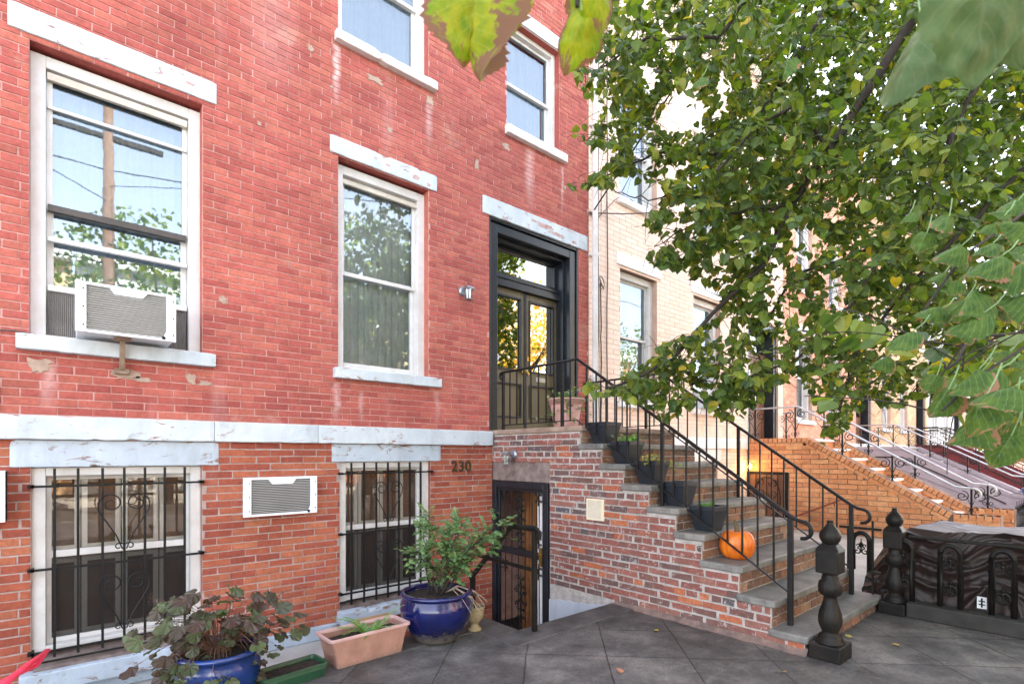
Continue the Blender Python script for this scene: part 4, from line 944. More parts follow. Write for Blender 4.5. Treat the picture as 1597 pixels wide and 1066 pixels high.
c = MB(); c.tube([(P.x, P.y, ztop - .01), (P.x + .002, P.y, ztop + .035), (P.x - .008, P.y + .006, ztop + .075), (P.x - .022, P.y + .012, ztop + .105)], .026, .014, 7); c.build('stem', MT['stem'], t, smooth=True)

# ================================================================ CAST IRON POSTS AND FENCE
def newel(P, label, h):
    t = thing('gate_post', P, label, 'gate post', 'cast iron gate posts'); s = h / .945; c = MB()
    x, y, z = P; c.box(x - .115, x + .115, y - .10, y + .10, z, z + .105 * s); c.build('base_block', MT['castiron'], t, bevel=.008)
    c = MB(); c.lathe([(r_ * (.86 if zz > .13 else 1), zz * s) for r_, zz in ((.090, .100), (.092, .112), (.080, .125), (.088, .138), (.082, .155), (.060, .165), (.058, .18), (.070, .20), (.083, .235), (.086, .27), (.080, .31), (.062, .36), (.049, .405), (.047, .425), (.070, .435), (.084, .455), (.086, .49), (.080, .525), (.060, .54), (.063, .555), (.056, .565), (.058, .59))], P, 48, flute=lambda i, t_: (.05 * abs(math.sin(8 * t_)) - .03 if i in (8, 9, 10, 15, 16, 17) else 0)); c.build('baluster_shaft', MT['castiron'], t, smooth=True)
    c = MB(); q = .076; c.prism([(x + a, y + b) for a, b in ((-q, -q * .93), (q, -q * .93), (q, q * .93), (-q, q * .93))], 'z', z + .588 * s, z + .745 * s)
    c.add([(x + a * w_, y + b * w_, z + zz * s) for w_, zz in ((q, .745), (.045, .79)) for a, b in ((-1, -1), (1, -1), (1, 1), (-1, 1))], [(0, 1, 5, 4), (1, 2, 6, 5), (2, 3, 7, 6), (3, 0, 4, 7), (4, 5, 6, 7)])
    c.build('square_block', MT['castiron'], t, bevel=.008)
    c = MB(); c.lathe([(r_, zz * s) for r_, zz in ((.044, .785), (.050, .795), (.062, .815), (.068, .84), (.064, .862), (.050, .888), (.030, .912), (.021, .928), (.018, .94), (.024, .945), (.020, .95), (0, .951))], P, 28, flute=lambda i, t_: (.02 * math.cos(6 * t_) if i in (4, 5, 6) else 0)); c.build('finial', MT['castiron'], t, smooth=True)
    return t
newel((4.075, -3.66, .001), 'black cast iron baluster gate post standing before the bottom step, nearest the camera', .945)
newel((5.665, -3.655, .001), 'black cast iron baluster gate post beside the tarpaulin, at the head of the low fence', .925)
def fence(y_list, X, ya, yb, label, curb=True, top=.69, shift=0):
    t = thing('iron_fence', (X, (ya + yb) / 2, 0), label, 'fence', 'low cast iron arch fence')
    if curb: c = MB().box(X - .09, X + .07, yb, ya, .0, .130); c.build('stone_curb', MT['curbstone'], t, bevel=.012)
    c = MB(); c.tube([(X, ya, top), (X, yb, top)], .013, .013, 6); c.build('top_rail', MT['castiron'], t)
    for y0, low in y_list:
        c = MB(); w_ = .066; zc = top - .115; zb = .128 if low is None else low; b1 = .128
        arc = [(X, y0 + w_, b1), (X, y0 + w_, zc)] + [(X, y0 + w_ * math.cos(a), zc + w_ * 1.1 * math.sin(a)) for a in [math.pi * k / 10 for k in range(11)]] + [(X, y0 - w_, zc), (X, y0 - w_, zb)]
        if low is not None: arc[0] = (X, y0 + w_, low)
        c.tube(arc, .021, .021, 8, flat=(1, 1.1)); c.build('arch', MT['castiron'], t, smooth=True)
        ax = lambda a, b: (X, a, b)
        for z0_ in ((zc - .10,) if low is not None else (zc - .10, .26)):
            c = MB()
            c.tube([(X, y0, z0_ - .01), (X, y0, z0_ + .12)], .007, .004, 6); c.lathe([(0, -.022), (.018, -.008), (.012, .008), (.02, .02), (0, .045)], (X, y0, z0_ + .05), 10)
            for sg in (-1, 1):
                spiral(c, (y0 + sg * .032, z0_), .03, 1.1, math.pi / 2, sg, .0065, ax, 14); spiral(c, (y0 + sg * .03, z0_ + .055), .018, .9, -math.pi / 2, -sg, .005, ax, 12)
            if low is None and z0_ < .3:
                c.tube([(X, y0 + .045 * math.cos(a), .27 + .045 * math.sin(a)) for a in [2 * math.pi * k / 14 for k in range(14)]], .008, .008, 5, closed=True)
            c.build('scroll_ornament', MT['castiron'], t)
        
        for sg in (-1, 1): c = MB(); c.lathe([(0, -.02), (.02, 0), (0, .02)], (X, y0 + sg * (w_ + .014), zc - .09), 8); c.build('knob', MT['castiron'], t)
    return t
fence([(-3.72 - .325 * k, None) for k in range(0, 8)], 5.655, -3.76, -6.2, 'low black cast iron arched fence on a stone curb in front of the brown tarpaulin')
f2 = fence([(-3.40, .34)], 5.655, -3.22, -3.56, 'short black cast iron arched fence stub between the stoop and the gate post', False, .725)
c = MB(); c.box(5.647, 5.663, -3.50, -3.484, -.01, .80); c.box(5.647, 5.663, -3.30, -3.286, .02, .74); c.box(5.63, 5.66, -3.56, -3.45, .325, .345); c.build('upright', MT['castiron'], f2)

# ================================================================ TARPAULIN HEAP
t_ = MB(); nx, ny = 170, 260; y0, y1 = -6.3, -3.28; vs = []
def tarp_pt(u, v):
    """u runs up the side facing the yard, over the top and down the far side; v along the heap"""
    y = y0 + (y1 - y0) * v; e = max(0, min(v / .2, (1 - v) / .14, 1)) ** .55
    H_ = (.735 + .07 * noise.noise(Vector((0, y * 1.6, 3)))) * e
    if u < .45: q = u / .45; x = 5.80 + .26 * (1 - e) + .16 * q ** 2 + .05 * math.sin(q * 3); z = H_ * math.sin(q * math.pi / 2) ** .8
    else: q = (u - .45) / .55; x = 5.96 + .26 * (1 - e) + 1.75 * q; z = H_ * (1 - .10 * q - .9 * max(0, q - .75) * 4 * .9)
    p = Vector((x, y, z)); wq = Vector((noise.noise(p * 1.7), noise.noise(p * 1.9 + V(5, 0, 0)), noise.noise(p * 2.1 + V(0, 7, 0)))) * .35
    p2 = p + wq; r1 = 1 - abs(noise.noise(Vector((p2.x * 2.5, p2.y * 2.0 + p2.z * 1.5, p2.z * 7)))) * 2.2; r2 = 1 - abs(noise.noise(Vector((p2.x * 9, p2.y * 6 - p2.z * 5, p2.z * 17)))) * 2.4
    d = .055 * max(0, r1) ** 1.7 + .014 * max(0, r2) ** 2; k = 1 if u < .45 else .45
    return Vector((p.x - d * k * (1 if u < .5 else .2), p.y, max(p.z + d * .5 * k * e, -.012)))
for j in range(ny + 1):
    for i in range(nx + 1): vs.append(tarp_pt(i / nx, j / ny))
t_.add(vs, [(j * (nx + 1) + i, j * (nx + 1) + i + 1, (j + 1) * (nx + 1) + i + 1, (j + 1) * (nx + 1) + i) for j in range(ny) for i in range(nx)])
o = t_.build('tarpaulin', MT['tarp'], smooth=True); tag(o, 'crumpled dark brown tarpaulin covering a heap behind the low iron fence', 'tarpaulin')
c = MB(); c.box(5.725, 5.734, -4.265, -4.205, .15, .245); o = c.build('litter', MT['ac_white']); tag(o, 'small white card with a black cross pattern lying behind the iron fence', 'litter')
c = MB(); c.box(5.722, 5.7245, -4.241, -4.229, .16, .235); c.box(5.7225, 5.7248, -4.255, -4.215, .178, .188); c.box(5.7225, 5.7248, -4.255, -4.215, .205, .215); c.build('cross_print', MT['iron'], o)

# ================================================================ NEIGHBOUR HOUSES
def row_house(x0, x1, label, bm, mm, wins, door, lowins=(), top=9.4, trim='white_trim', band='white_trim', course=.07, blen=.215, seed=50, step=1, curtain='curtain', hifi=True, y=0.0, zb=-.02, doorm='brown_door'):
    h = thing('brick_house', ((x0 + x1) / 2, .1, zb), label, 'house')
    f = lambda u, z, d: (u, y - d, z)
    ops = [(a, b, c, d + .03) for a, b, c, d in wins] + ([door] if door else []); los = list(lowins)
    b_ = MB()
    if hifi: bricks(b_, f, x0, x1, 1.72, top, course, blen, ops, .006, .004, .001, seed); bricks(b_, f, x0, x1, zb, 1.51, course, blen, los, .006, .004, .001, seed + 1)
    if hifi: b_.build('brickwork', MT[bm], h)
    m_ = MB(); panel(m_, f, x0, x1, zb, top, ops + los); reveal(m_, f, ops + los, .3); m_.build('mortar' if hifi else 'wall', MT[mm] if hifi else MT[bm], h)
    lintel(h, 'stone_band', x0, x1, 1.512, 1.718, band, y - .05, y + .02)
    for a, b, c, d in wins:
        lintel(h, 'lintel', a - .1, b + .1, d + .04, d + .22, trim, y - .03); lintel(h, 'sill', a - .08, b + .08, c - .10, c + .0, trim, y - .07, y + .1)
        window(h, a, b, c + .002, d, (c + d) / 2 + .02, cas=.10, y=y + .085, lowfi=True)
    for a, b, c, d in lowins:
        lintel(h, 'lintel', a - .1, b + .1, d + .005, 1.508, trim, y - .025); lintel(h, 'sill', a - .08, b + .08, c - .10, c, trim, y - .07, y + .1)
        window(h, a, b, c + .002, d, (c + d) / 2, cas=.09, y=y + .05, lowfi=True)
    if door:
        a, b, c, d = door; q = MB(); frame(q, a, b, c, d, .14, y + .04, y + .30, .02, .14); q.build('doorway', MT['doorblue'], h, bevel=.005)
        q = MB(); q.box(a + .14, b - .14, y + .24, y + .28, c + .02, d - .7); q.box(a + .14, b - .14, y + .22, y + .28, d - .7, d - .6)
        for s0 in (0, 1):
            w0 = (b - a - .28) / 2; p0 = a + .14 + s0 * w0; frame(q, p0 + .1, p0 + w0 - .1, c + .2, c + .9, .03, y + .225, y + .24)
        q.build('front_door', MT[doorm], h, bevel=.004)
        q = MB()
        for s0 in (0, 1):
            w0 = (b - a - .28) / 2; p0 = a + .14 + s0 * w0; q.quad((p0 + .12, y + .232, c + 1.0), (p0 + w0 - .12, y + .232, c + 1.0), (p0 + w0 - .12, y + .232, d - .85), (p0 + .12, y + .232, d - .85))
        q.quad((a + .16, y + .23, d - .58), (b - .16, y + .23, d - .58), (b - .16, y + .23, d - .18), (a + .16, y + .23, d - .18)); q.build('door_glass', MT['glass_door'], h)
    q = MB()
    for (a, b, c, d) in ops + los: q.box(a, b, y + .8, y + .82, c, d); 
    q.box(x0 + .01, x1 - .01, y + .9, 12, zb, top - .05); q.build('dark_room', MT['dark'], h)
    q = MB(); q.box(x0 + .02, x1 - .02, y - .35, y + .3, top, top + .35); q.box(x0 + .02, x1 - .02, y - .2, y + .3, top - .25, top); q.build('cornice', MT[trim], h, bevel=.02); return h
N1 = row_house(5.745, 12.30, 'peach painted brick house with white lintels next door to the red house', 'peach', 'peach_mortar',
    [(6.47, 7.43, 2.22, 4.235), (8.55, 9.50, 2.22, 4.235), (6.47, 7.43, 5.30, 7.1), (8.55, 9.50, 5.30, 7.1), (10.7, 11.7, 5.30, 7.1)], (10.62, 12.05, 1.52, 4.2), [(6.6, 7.4, .35, 1.30), (8.6, 9.4, .35, 1.28)], course=.074, blen=.30, trim='bright_trim', band='bright_trim')
q = MB()
for k in range(34): xx = 8.15 + k * .062; q.box(xx, xx + .052, -.009, .0, 1.74, 1.93)
q.build('soldier_course', MT['peach'], N1)
row_house(12.30, 18.90, 'salmon brick house with tall white windows, second beyond the red house', 'salmon', 'peach_mortar',
    [(13.05, 14.0, 2.22, 4.235), (15.1, 16.05, 2.22, 4.235), (13.05, 14.0, 5.30, 7.1), (15.1, 16.05, 5.30, 7.1), (17.2, 18.1, 5.30, 7.1)], (17.2, 18.6, 1.52, 4.2), [(13.2, 14.0, .35, 1.28), (15.1, 15.9, .35, 1.28)], seed=60)
row_house(18.90, 25.5, 'yellow brick house with a maroon stoop, third beyond the red house', 'yellow', 'peach_mortar',
    [(19.65, 20.6, 2.22, 4.235), (21.7, 22.65, 2.22, 4.235), (19.65, 20.6, 5.30, 7.1), (21.7, 22.65, 5.30, 7.1), (23.8, 24.7, 5.3, 7.1)], (23.8, 25.2, 1.52, 4.2), (), seed=70)
row_house(25.5, 32.1, 'pale grey rendered house far along the row', 'wall_plain', 'wall_plain',
    [(26.3, 27.2, 2.22, 4.235), (28.3, 29.2, 2.22, 4.235), (26.3, 27.2, 5.30, 7.1), (28.3, 29.2, 5.30, 7.1)], (30.4, 31.8, 1.52, 4.2), (), hifi=False)
row_house(32.1, 60, 'last brick house of the row, mostly hidden by leaves', 'salmon', 'salmon', [(33 + 2.1 * k, 33.95 + 2.1 * k, zz, zz + 1.9) for k in range(6) for zz in (2.2, 5.3)], None, (), hifi=False)
# wires, pipe on peach house
c = MB(); c.tube([(5.80, -.075, 9.0), (5.80, -.075, 2.3), (5.80, -.08, 1.9), (5.84, -.10, 1.62), (5.86, -.08, 1.2), (5.86, -.08, -.01)], .042, .042, 12)
for z in (8, 6.1, 4.25, 2.5): c.tube([(5.80, -.075, z - .02), (5.80, -.075, z + .02)], .05, .05, 12); c.box(5.74, 5.86, -.04, .0, z - .012, z + .012)
o = c.build('drainpipe', MT['white_trim'], smooth=False); tag(o, 'white drainpipe between the red house and the peach house', 'drainpipe')
c = MB()
for x_, z0_, z1_ in ((5.93, 1.3, 8.9), (6.14, .2, 9.2), (6.00, 1.8, 3.9)):
    rr = random.Random(int(x_ * 100)); c.tube([(x_ + rr.uniform(-.012, .012), -.02, z0_ + (z1_ - z0_) * k / 16) for k in range(17)], .009, .009, 5)
c.tube([(6.0 + .05 * math.cos(a * 1.3), -.035, 3.9 + .09 * math.sin(a)) for a in [k * .5 for k in range(26)]], .005, .005, 4)
c.tube([(5.78, -.02, 4.86), (6.4, -.1, 5.0), (7.2, -.4, 5.16)], .01, .01, 5); c.tube([(5.72, -.04, 4.84), (5.9, -.05, 4.82)], .02, .02, 6)
c.tube([(6.0, -.02, 4.9), (6.0, -.02, 5.35), (6.9, -.02, 5.33)], .006, .006, 4); c.tube([(5.95, -.02, 4.85), (6.3, -.03, 5.2), (6.5, -.06, 5.35)], .006, .006, 4)
o = c.build('wall_cable', MT['cable']); tag(o, 'dark cables running down the peach wall beside the drainpipe', 'cable')
ac_unit(8.75, 9.32, 2.23, 2.56, -.30, .2, 'white window air conditioner on the peach house, half hidden by leaves', False)

def big_stoop(x0, x1, label, wallm, mortm, capm, stepm, hifi, zl=1.72, rails='silver', yl=-1.13, ye=-3.25, seed=80, door=True):
    st = thing('stoop', ((x0 + x1) / 2, -1.8, -.012), label, 'stoop'); th = .24; zt, ze = zl, .48
    prof = [(-.0, -.01), (-3.80, -.01), (-3.80, ze), (ye, ze), (yl, zt), (0, zt)]
    for k, (a, b) in enumerate(((x0, x0 + th), (x1 - th, x1))):
        c = MB().prism([(p[0], p[1]) for p in prof], 'x', a, b); c.build('cheek_wall', MT[mortm], st)
        if hifi:
            f = (lambda X: (lambda u, z, d: (X - d, -u, z)))(a)
            hs = []; n = 44
            for i in range(n):
                u0 = -yl + (-ye + yl) * i / n; u1 = -yl + (-ye + yl) * (i + 1) / n; zz = zt - (zt - ze) * (i + .5) / n; hs.append((u0, u1, zz - .155, 4))
            hs += [(-.01, -yl, zt - .155, 4), (-ye, 3.8, ze - .075, 4), (3.8, 9, -1, 4)]
            if k == 0: hs.append((-.01, .82, -1, 1.08))
            b_ = MB(); bricks(b_, f, 0, 3.8, 0, zt, .088, .30, hs, .012, .008, .0015, seed); b_.build('cheek_brick', MT[wallm], st)
        if not hifi and k == 0:
            for off, t_w in ((.30, .03), (.62, .02)):
                q = MB(); q.prism([(-.1, zt - off), (yl + .02, zt - off), (ye + .1, max(ze - off, .03) + .04), (ye + .1, max(ze - off, .03) + .04 + t_w), (yl + .02, zt - off + t_w), (-.1, zt - off + t_w)], 'x', a - .025, a); q.build('groove_strip', MT['curbstone'] if off < .5 else MT[capm], st)  # raised strips draw the panel groove, the dark one paints its shade
        # soldier cap following the slope
        c = MB(); path = [(0, zt), (yl, zt), (ye, ze), (-3.8, ze)]
        for (ya, za), (yb, zb_) in zip(path, path[1:]):
            L = math.hypot(yb - ya, zb_ - za); nb = max(1, int(L / .082)) if hifi else 1; dy, dz = (yb - ya) / L, (zb_ - za) / L; py, pz = -dz, dy
            if pz < 0: py, pz = -py, -pz
            for i in range(nb):
                s0 = L * i / nb + (.008 if hifi else 0); s1 = L * (i + 1) / nb - (.008 if hifi else 0)
                pts = [(ya + dy * s0 - py * .085, za + dz * s0 - pz * .085), (ya + dy * s1 - py * .085, za + dz * s1 - pz * .085), (ya + dy * s1, za + dz * s1), (ya + dy * s0, za + dz * s0)]
                c.prism(pts, 'x', a - .022, b + .022)
            if hifi:
                nb = int(L / .235)
                for i in range(nb):
                    s0 = L * i / nb + .005; s1 = L * (i + 1) / nb - .005
                    pts = [(ya + dy * s0 - py * .152, za + dz * s0 - pz * .152), (ya + dy * s1 - py * .152, za + dz * s1 - pz * .152), (ya + dy * s1 - py * .094, za + dz * s1 - pz * .094), (ya + dy * s0 - py * .094, za + dz * s0 - pz * .094)]
                    c.prism(pts, 'x', a - .012, a + .05)
        c.build('coping', MT[capm], st, bevel=.004)
    n = 9; h_ = .185
    for i in range(n):
        z = zl - .015 - i * h_; yf = yl - i * .29
        c = MB(); yb = 0 if i == 0 else yl - (i - 1) * .29 + .03
        c.box(x0 + th, x1 - th, yf, yb, z - .045, z); c.build('tread', MT[stepm], st, bevel=.008)
        c = MB(); c.box(x0 + th, x1 - th, yf + .025, yb, z - h_ + .0, z - .045); c.build('riser', MT[wallm if hifi else stepm], st)
    # handrails with scroll posts
    for X in (x0 + th * .55, x1 - th * .5):
        ol = lambda y: zt + .60 if y > yl + .2 else zt + .60 - (zt - ze + .18) * min(1, (yl + .2 - y) / (yl + .2 - ye))
        ax = lambda a, b: (X, a, b)
        t = MB(); pts = [(X, -.05, ol(-.05)), (X, yl + .2, ol(yl + .2)), (X, ye, ol(ye)), (X, ye - .22, ol(ye) - .02)]
        pts += [(X, ye - .22 - .09 * math.sin(a), ol(ye) - .11 + .09 * math.cos(a)) for a in [k / 8 * 3.0 for k in range(1, 9)]]
        t.tube(pts, .019, .019, 8); t.build('handrail', MT[rails], st, smooth=True)
        for y in (-.12, yl + .25, yl - .55, yl - 1.3, ye - .2):
            base = zt if y > yl else (zt - (yl - y) / (yl - ye) * (zt - ze) if y > ye else ze)
            t = MB(); t.box(X - .013, X + .013, y - .013, y + .013, base - .005, ol(y))
            for sg in (-1, 1):
                spiral(t, (y + sg * .11, ol(y) - .14 + sg * .0), .085, 1.4, math.pi / 2, sg, .008, ax, 18)
                t.tube([(X, y, base + .12), (X, y + sg * .06, base + .28), (X, y + sg * .19, ol(y) - .18)], .006, .006, 4)
                spiral(t, (y + sg * .05, base + .08), .04, 1.1, -math.pi / 2, -sg, .006, ax, 12)
            t.build('scroll_post', MT['iron'], st)
    if door:
        c = MB(); c.box(x0 - .004, x0 + .02, -.80, -.02, 0, 1.07); c.build('basement_door', MT['brown_door'], st, bevel=.004)
        c = MB(); ax = lambda a, b: (x0 - .03, a, b)
        frameY(c, -.80, -.02, .0, 1.07, .05, x0 - .02, x0 - .003)
        for k in range(4):
            for sg in (-1, 1): spiral(c, (-.41 + sg * .12, .2 + k * .22), .09, 1.3, 0, sg, .007, ax, 16)
        for y in (-.41, -.2, -.62): c.tube([(x0 - .03, y, .03), (x0 - .03, y, 1.03)], .008, .008, 5)
        c.tube([(x0 - .03, -.41 + .26 * math.cos(a), .55 + .42 * math.sin(a)) for a in [2 * math.pi * k / 30 for k in range(30)]], .010, .010, 5, closed=True)
        c.build('door_scrollwork', MT['castiron'], st)
        c = MB(); c.tube([(x0 - .06, -.95, .24), (x0 - .06, -1.75, .62)], .014, .014, 6); c.tube([(x0 - .06, -1.6, .55), (x0, -1.6, .47)], .010, .010, 6); c.build('wall_rail', basic('red_rail', (.25, .05, .03), rough=.5), st)
    return st
big_stoop(10.57, 12.30, 'orange face-brick stoop with stepped soldier coping in front of the peach house', 'orange', 'orange_mortar', 'orange', 'whitestep', True)
big_stoop(17.10, 18.95, 'lavender painted stone stoop in front of the salmon house', 'lavender', 'lavender', 'lavender', 'concrete', False, zl=1.62, door=False, seed=90)
big_stoop(23.6, 25.6, 'maroon stoop with black scroll railings in front of the yellow house', 'maroon', 'maroon', 'maroon', 'maroon', False, rails='iron', zl=1.75, door=False, seed=95)
# black fence with scrolls along the far yards
def picket(x0, x1, y, label, zt=.95, z0=-.012, st=.14):
    t = thing('iron_fence', ((x0 + x1) / 2, y, z0), label, 'fence'); c = MB()
    for z in (zt, zt - .12, z0 + .12): c.tube([(x0, y, z), (x1, y, z)], .012, .012, 4)
    c.build('rail', MT['iron'], t); c = MB(); n = int((x1 - x0) / st)
    for i in range(n + 1):
        x = x0 + i * (x1 - x0) / n; c.tube([(x, y, z0), (x, y, zt + (.10 if i % 2 else .03))], .009, .006, 4)
        if i < n: spiral(c, (x + st / 2, zt - .06), .045, 1.2, 0, 1, .005, lambda a, b: (a, y, b), 10)
    c.build('bars', MT['iron'], t); return t
picket(12.4, 17.0, -3.78, 'black iron picket fence running between the orange and lavender stoops', .50)
def scroll_rail(xa, label, y0=-.2, y1=-3.4):
    t = thing('stair_railing', (xa, -1.8, .2), label, 'railing'); c = MB(); top = lambda y: 2.30 - max(0, (-1.0 - y)) * .60
    ys = [y0 - k * .2 for k in range(17)]
    for dz in (0, -.12): c.tube([(xa, y, top(y) + dz) for y in ys], .014, .014, 5)
    c.tube([(xa, y, top(y) - .60) for y in ys], .012, .012, 5)
    for y in ys:
        c.tube([(xa, y, top(y) - .62), (xa, y, top(y))], .009, .009, 4)
        for q in (.22, .42): spiral(c, (y - .1, top(y) - .06 - q), .08, 1.3, 0, 1, .007, lambda a, b: (xa, a, b), 12)
    c.build('scroll_panel', MT['iron'], t); return t
scroll_rail(21.8, 'black scrollwork railing of the stairs in front of the yellow house')
c = MB(); c.lathe([(0, 0), (.25, 0), (.34, .7), (.36, .72), (.36, .80), (0, .84)], (13.6, -4.1, -.011), 20); o = c.build('refuse_bin', basic('blue_plastic', (.02, .10, .40), rough=.4), smooth=True); tag(o, 'blue plastic bin at the right edge beyond the stoops', 'bin')
# lit lamp beside neighbour basement door
def lit_lamp(p, label):
    t = thing('wall_lamp', p, label, 'wall lamp'); c = MB().lathe([(0, .05), (.05, .045), (.055, .03), (.02, .0)], p, 14); c.build('shade', MT['pewter'], t)
    c = MB().lathe([(0, -.075), (.03, -.06), (.04, -.03), (.02, 0.0), (0, 0)], p, 14, caps=False)
    m, nt, b = newmat('lit_bulb'); b.inputs['Emission Color'].default_value = (1, .62, .22, 1); b.inputs['Emission Strength'].default_value = 7; c.build('bulb', m, t, smooth=True)
    l = bpy.data.lights.new('lamp_light', 'POINT'); l.energy = .6; l.color = (1, .55, .2); l.shadow_soft_size = .05; lo = bpy.data.objects.new('lamp_light', l); col.objects.link(lo); lo.location = Vector(p) + V(-.06, -.12, -.05) - Vector(p); lo.parent = t
lit_lamp((10.40, -.14, 1.20), 'small lit lamp glowing warm beside the neighbour basement door')

# ================================================================ ACROSS THE STREET (seen in the windows)
def far_house(x0, x1, mat, seed, y=-19.0):
    h = thing('row_house', ((x0 + x1) / 2, y, -.02), ('flat-fronted %s house across the street, ' % mat) + ('the leftmost of the row', 'straight opposite the tall window', 'opposite the basement gate', 'opposite the front door', 'opposite the peach house', 'at the far right end of the row')[seed], 'house'); q = MB(); q.box(x0, x1, y - 8, y, -.02, 8.6); q.build('wall', MT[{'pink': 'salmon', 'cream': 'yellow', 'grey': 'wall_plain'}[mat]], h)
    q = MB(); q.box(x0, x1, y, y + .4, 8.2, 8.8); q.build('cornice', MT['white_trim'], h, bevel=.03)
    for k in range(3):
        for zz in (1.2, 3.6, 6.0):
            q = MB(); xx = x0 + .8 + k * (x1 - x0 - 1.2) / 3; frame(q, xx, xx + 1.0, zz, zz + 1.7, .08, y, y + .06); q.box(xx - .1, xx + 1.1, y, y + .09, zz + 1.71, zz + 1.9); w_ = q.build('window', MT['white_trim'], h)
            q = MB(); q.quad((xx, y + .02, zz), (xx + 1, y + .02, zz), (xx + 1, y + .02, zz + 1.7), (xx, y + .02, zz + 1.7)); q.build('pane', MT['glass'], w_)
for i, x_ in enumerate((-6, 0.5, 7, 13.5, 20, 26.5)): far_house(x_, x_ + 6.4, ('cream', 'grey', 'pink')[i % 3], i)
t = thing('utility_pole', (1.02, -12.0, -.02), 'brown timber utility pole across the street, seen reflected in the tall window', 'pole')
c = MB().tube([(1.02, -12, -.02), (1.0, -12, 10.5)], .16, .11, 12); c.build('pole', basic('pole_wood', (.20, .115, .07), (.13, .075, .05), .9, 8), t, smooth=True)
c = MB().box(-.2, 2.2, -12.06, -11.94, 9.6, 9.72); c.build('crossarm', MT['bark'], t)
c = MB()
for (a, b, z, sag) in ((-25, 40, 9.7, .8), (-25, 40, 7.3, .9)): c.tube([(a + (b - a) * k / 20, -11.9 - .05 * z, z - sag * math.sin(k / 20 * math.pi * 4) ** 2) for k in range(21)], .018, .018, 4)
c.tube([(1.0, -12, 8.0), (-1.5, -7, 7.0), (-4, -.1, 6.4)], .012, .012, 4); c.tube([(1.0, -12, 8.4), (3.5, -6, 6.8), (5.78, -.05, 4.86)], .010, .010, 4)
o = c.build('overhead_wire', MT['iron']); tag(o, 'overhead wires strung along the far side of the street', 'wires')

# ================================================================ TREES
GREEN = [(0, (.038, .080, .016)), (.35, (.075, .135, .022)), (.7, (.125, .19, .028)), (.92, (.22, .27, .035)), (.985, (.22, .22, .03)), (1, (.5, .36, .03))]
MT['lime'] = leafmat('linden_leaf', GREEN, back=(.12, .19, .07), trans=.48, rough=.40)
MT['near_leaf'] = leafmat('near_linden_leaf', [(0, (.05, .12, .035)), (.7, (.07, .16, .045)), (1, (.12, .20, .05))], back=(.16, .24, .13), trans=.38, brown=.24, brownc=(.30, .15, .08))
MT['autumn_leaf'] = leafmat('turning_leaf', [(0, (.12, .22, .01)), (.5, (.20, .28, .01)), (1, (.30, .26, .02))], back=(.3, .25, .1), trans=.40, brown=.52, brownc=(.20, .09, .055))
POLY = [(905,150),(885,85),(930,20),(960,-60),(1700,-60),(1700,720),(1597,722),(1560,722),(1530,700),(1500,640),(1450,612),(1400,640),(1350,622),(1325,665),(1285,692),(1283,665),(1310,635),(1280,640),(1240,585),(1210,605),(1170,640),(1140,658),(1110,640),(1090,600),(1075,645),(1040,655),(1000,630),(960,618),(905,612),(915,598),(1000,575),(1030,540),(1065,515),(1110,505),(1130,480),(1110,450),(1060,420),(1015,410),(1010,395),(1060,375),(1025,365),(1005,352),(1030,325),(1040,295),(1000,290),(975,270),(950,290),(925,295),(885,298),(890,285),(935,270),(960,240),(940,235),(895,215),(890,200),(930,195),(950,160)]
def inside(u, v, P_=POLY):
    c = False; j = len(P_) - 1
    for i in range(len(P_)):
        xi, yi = P_[i]; xj, yj = P_[j]
        if (yi > v) != (yj > v) and u < (xj - xi) * (v - yi) / (yj - yi) + xi: c = not c
        j = i
    return c
HOLES = [(1060, 175, 42, 34), (1128, 140, 14, 30), (1255, 385, 26, 42), (1300, 455, 20, 26), (1215, 440, 14, 30), (1050, 262, 18, 9), (1000, 240, 16, 26), (985, 285, 30, 14), (1340, 120, 10, 12), (1130, 510, 10, 22), (1225, 330, 22, 10), (1300, 335, 20, 12), (1180, 120, 12, 20), (1250, 560, 16, 12), (1440, 600, 26, 14)]
def proj(p):
    d = Vector(p) - CAM; fw = d.x * CS + d.y * SN; r_ = d.x * SN - d.y * CS
    return (798.5 + FP * r_ / fw, 708 - FP * d.z / fw, fw) if fw > .1 else (0, 0, fw)
TR = thing('tree', (6.6, -7.2, -.01), 'broad leafy linden tree hanging over the yard from the right', 'tree')
lf = MB(); br = MB(); rr = random.Random(77)
trunk = MB(); trunk.tube([(6.6, -7.2, -.05), (6.62, -7.18, .5), (6.55, -7.1, 1.5), (6.45, -7.0, 2.6), (6.5, -6.8, 4.0), (6.4, -6.7, 6.5)], .20, .08, 14); trunk.build('trunk', MT['bark'], TR, smooth=True)
TOP = Vector((6.45, -7.0, 2.6))
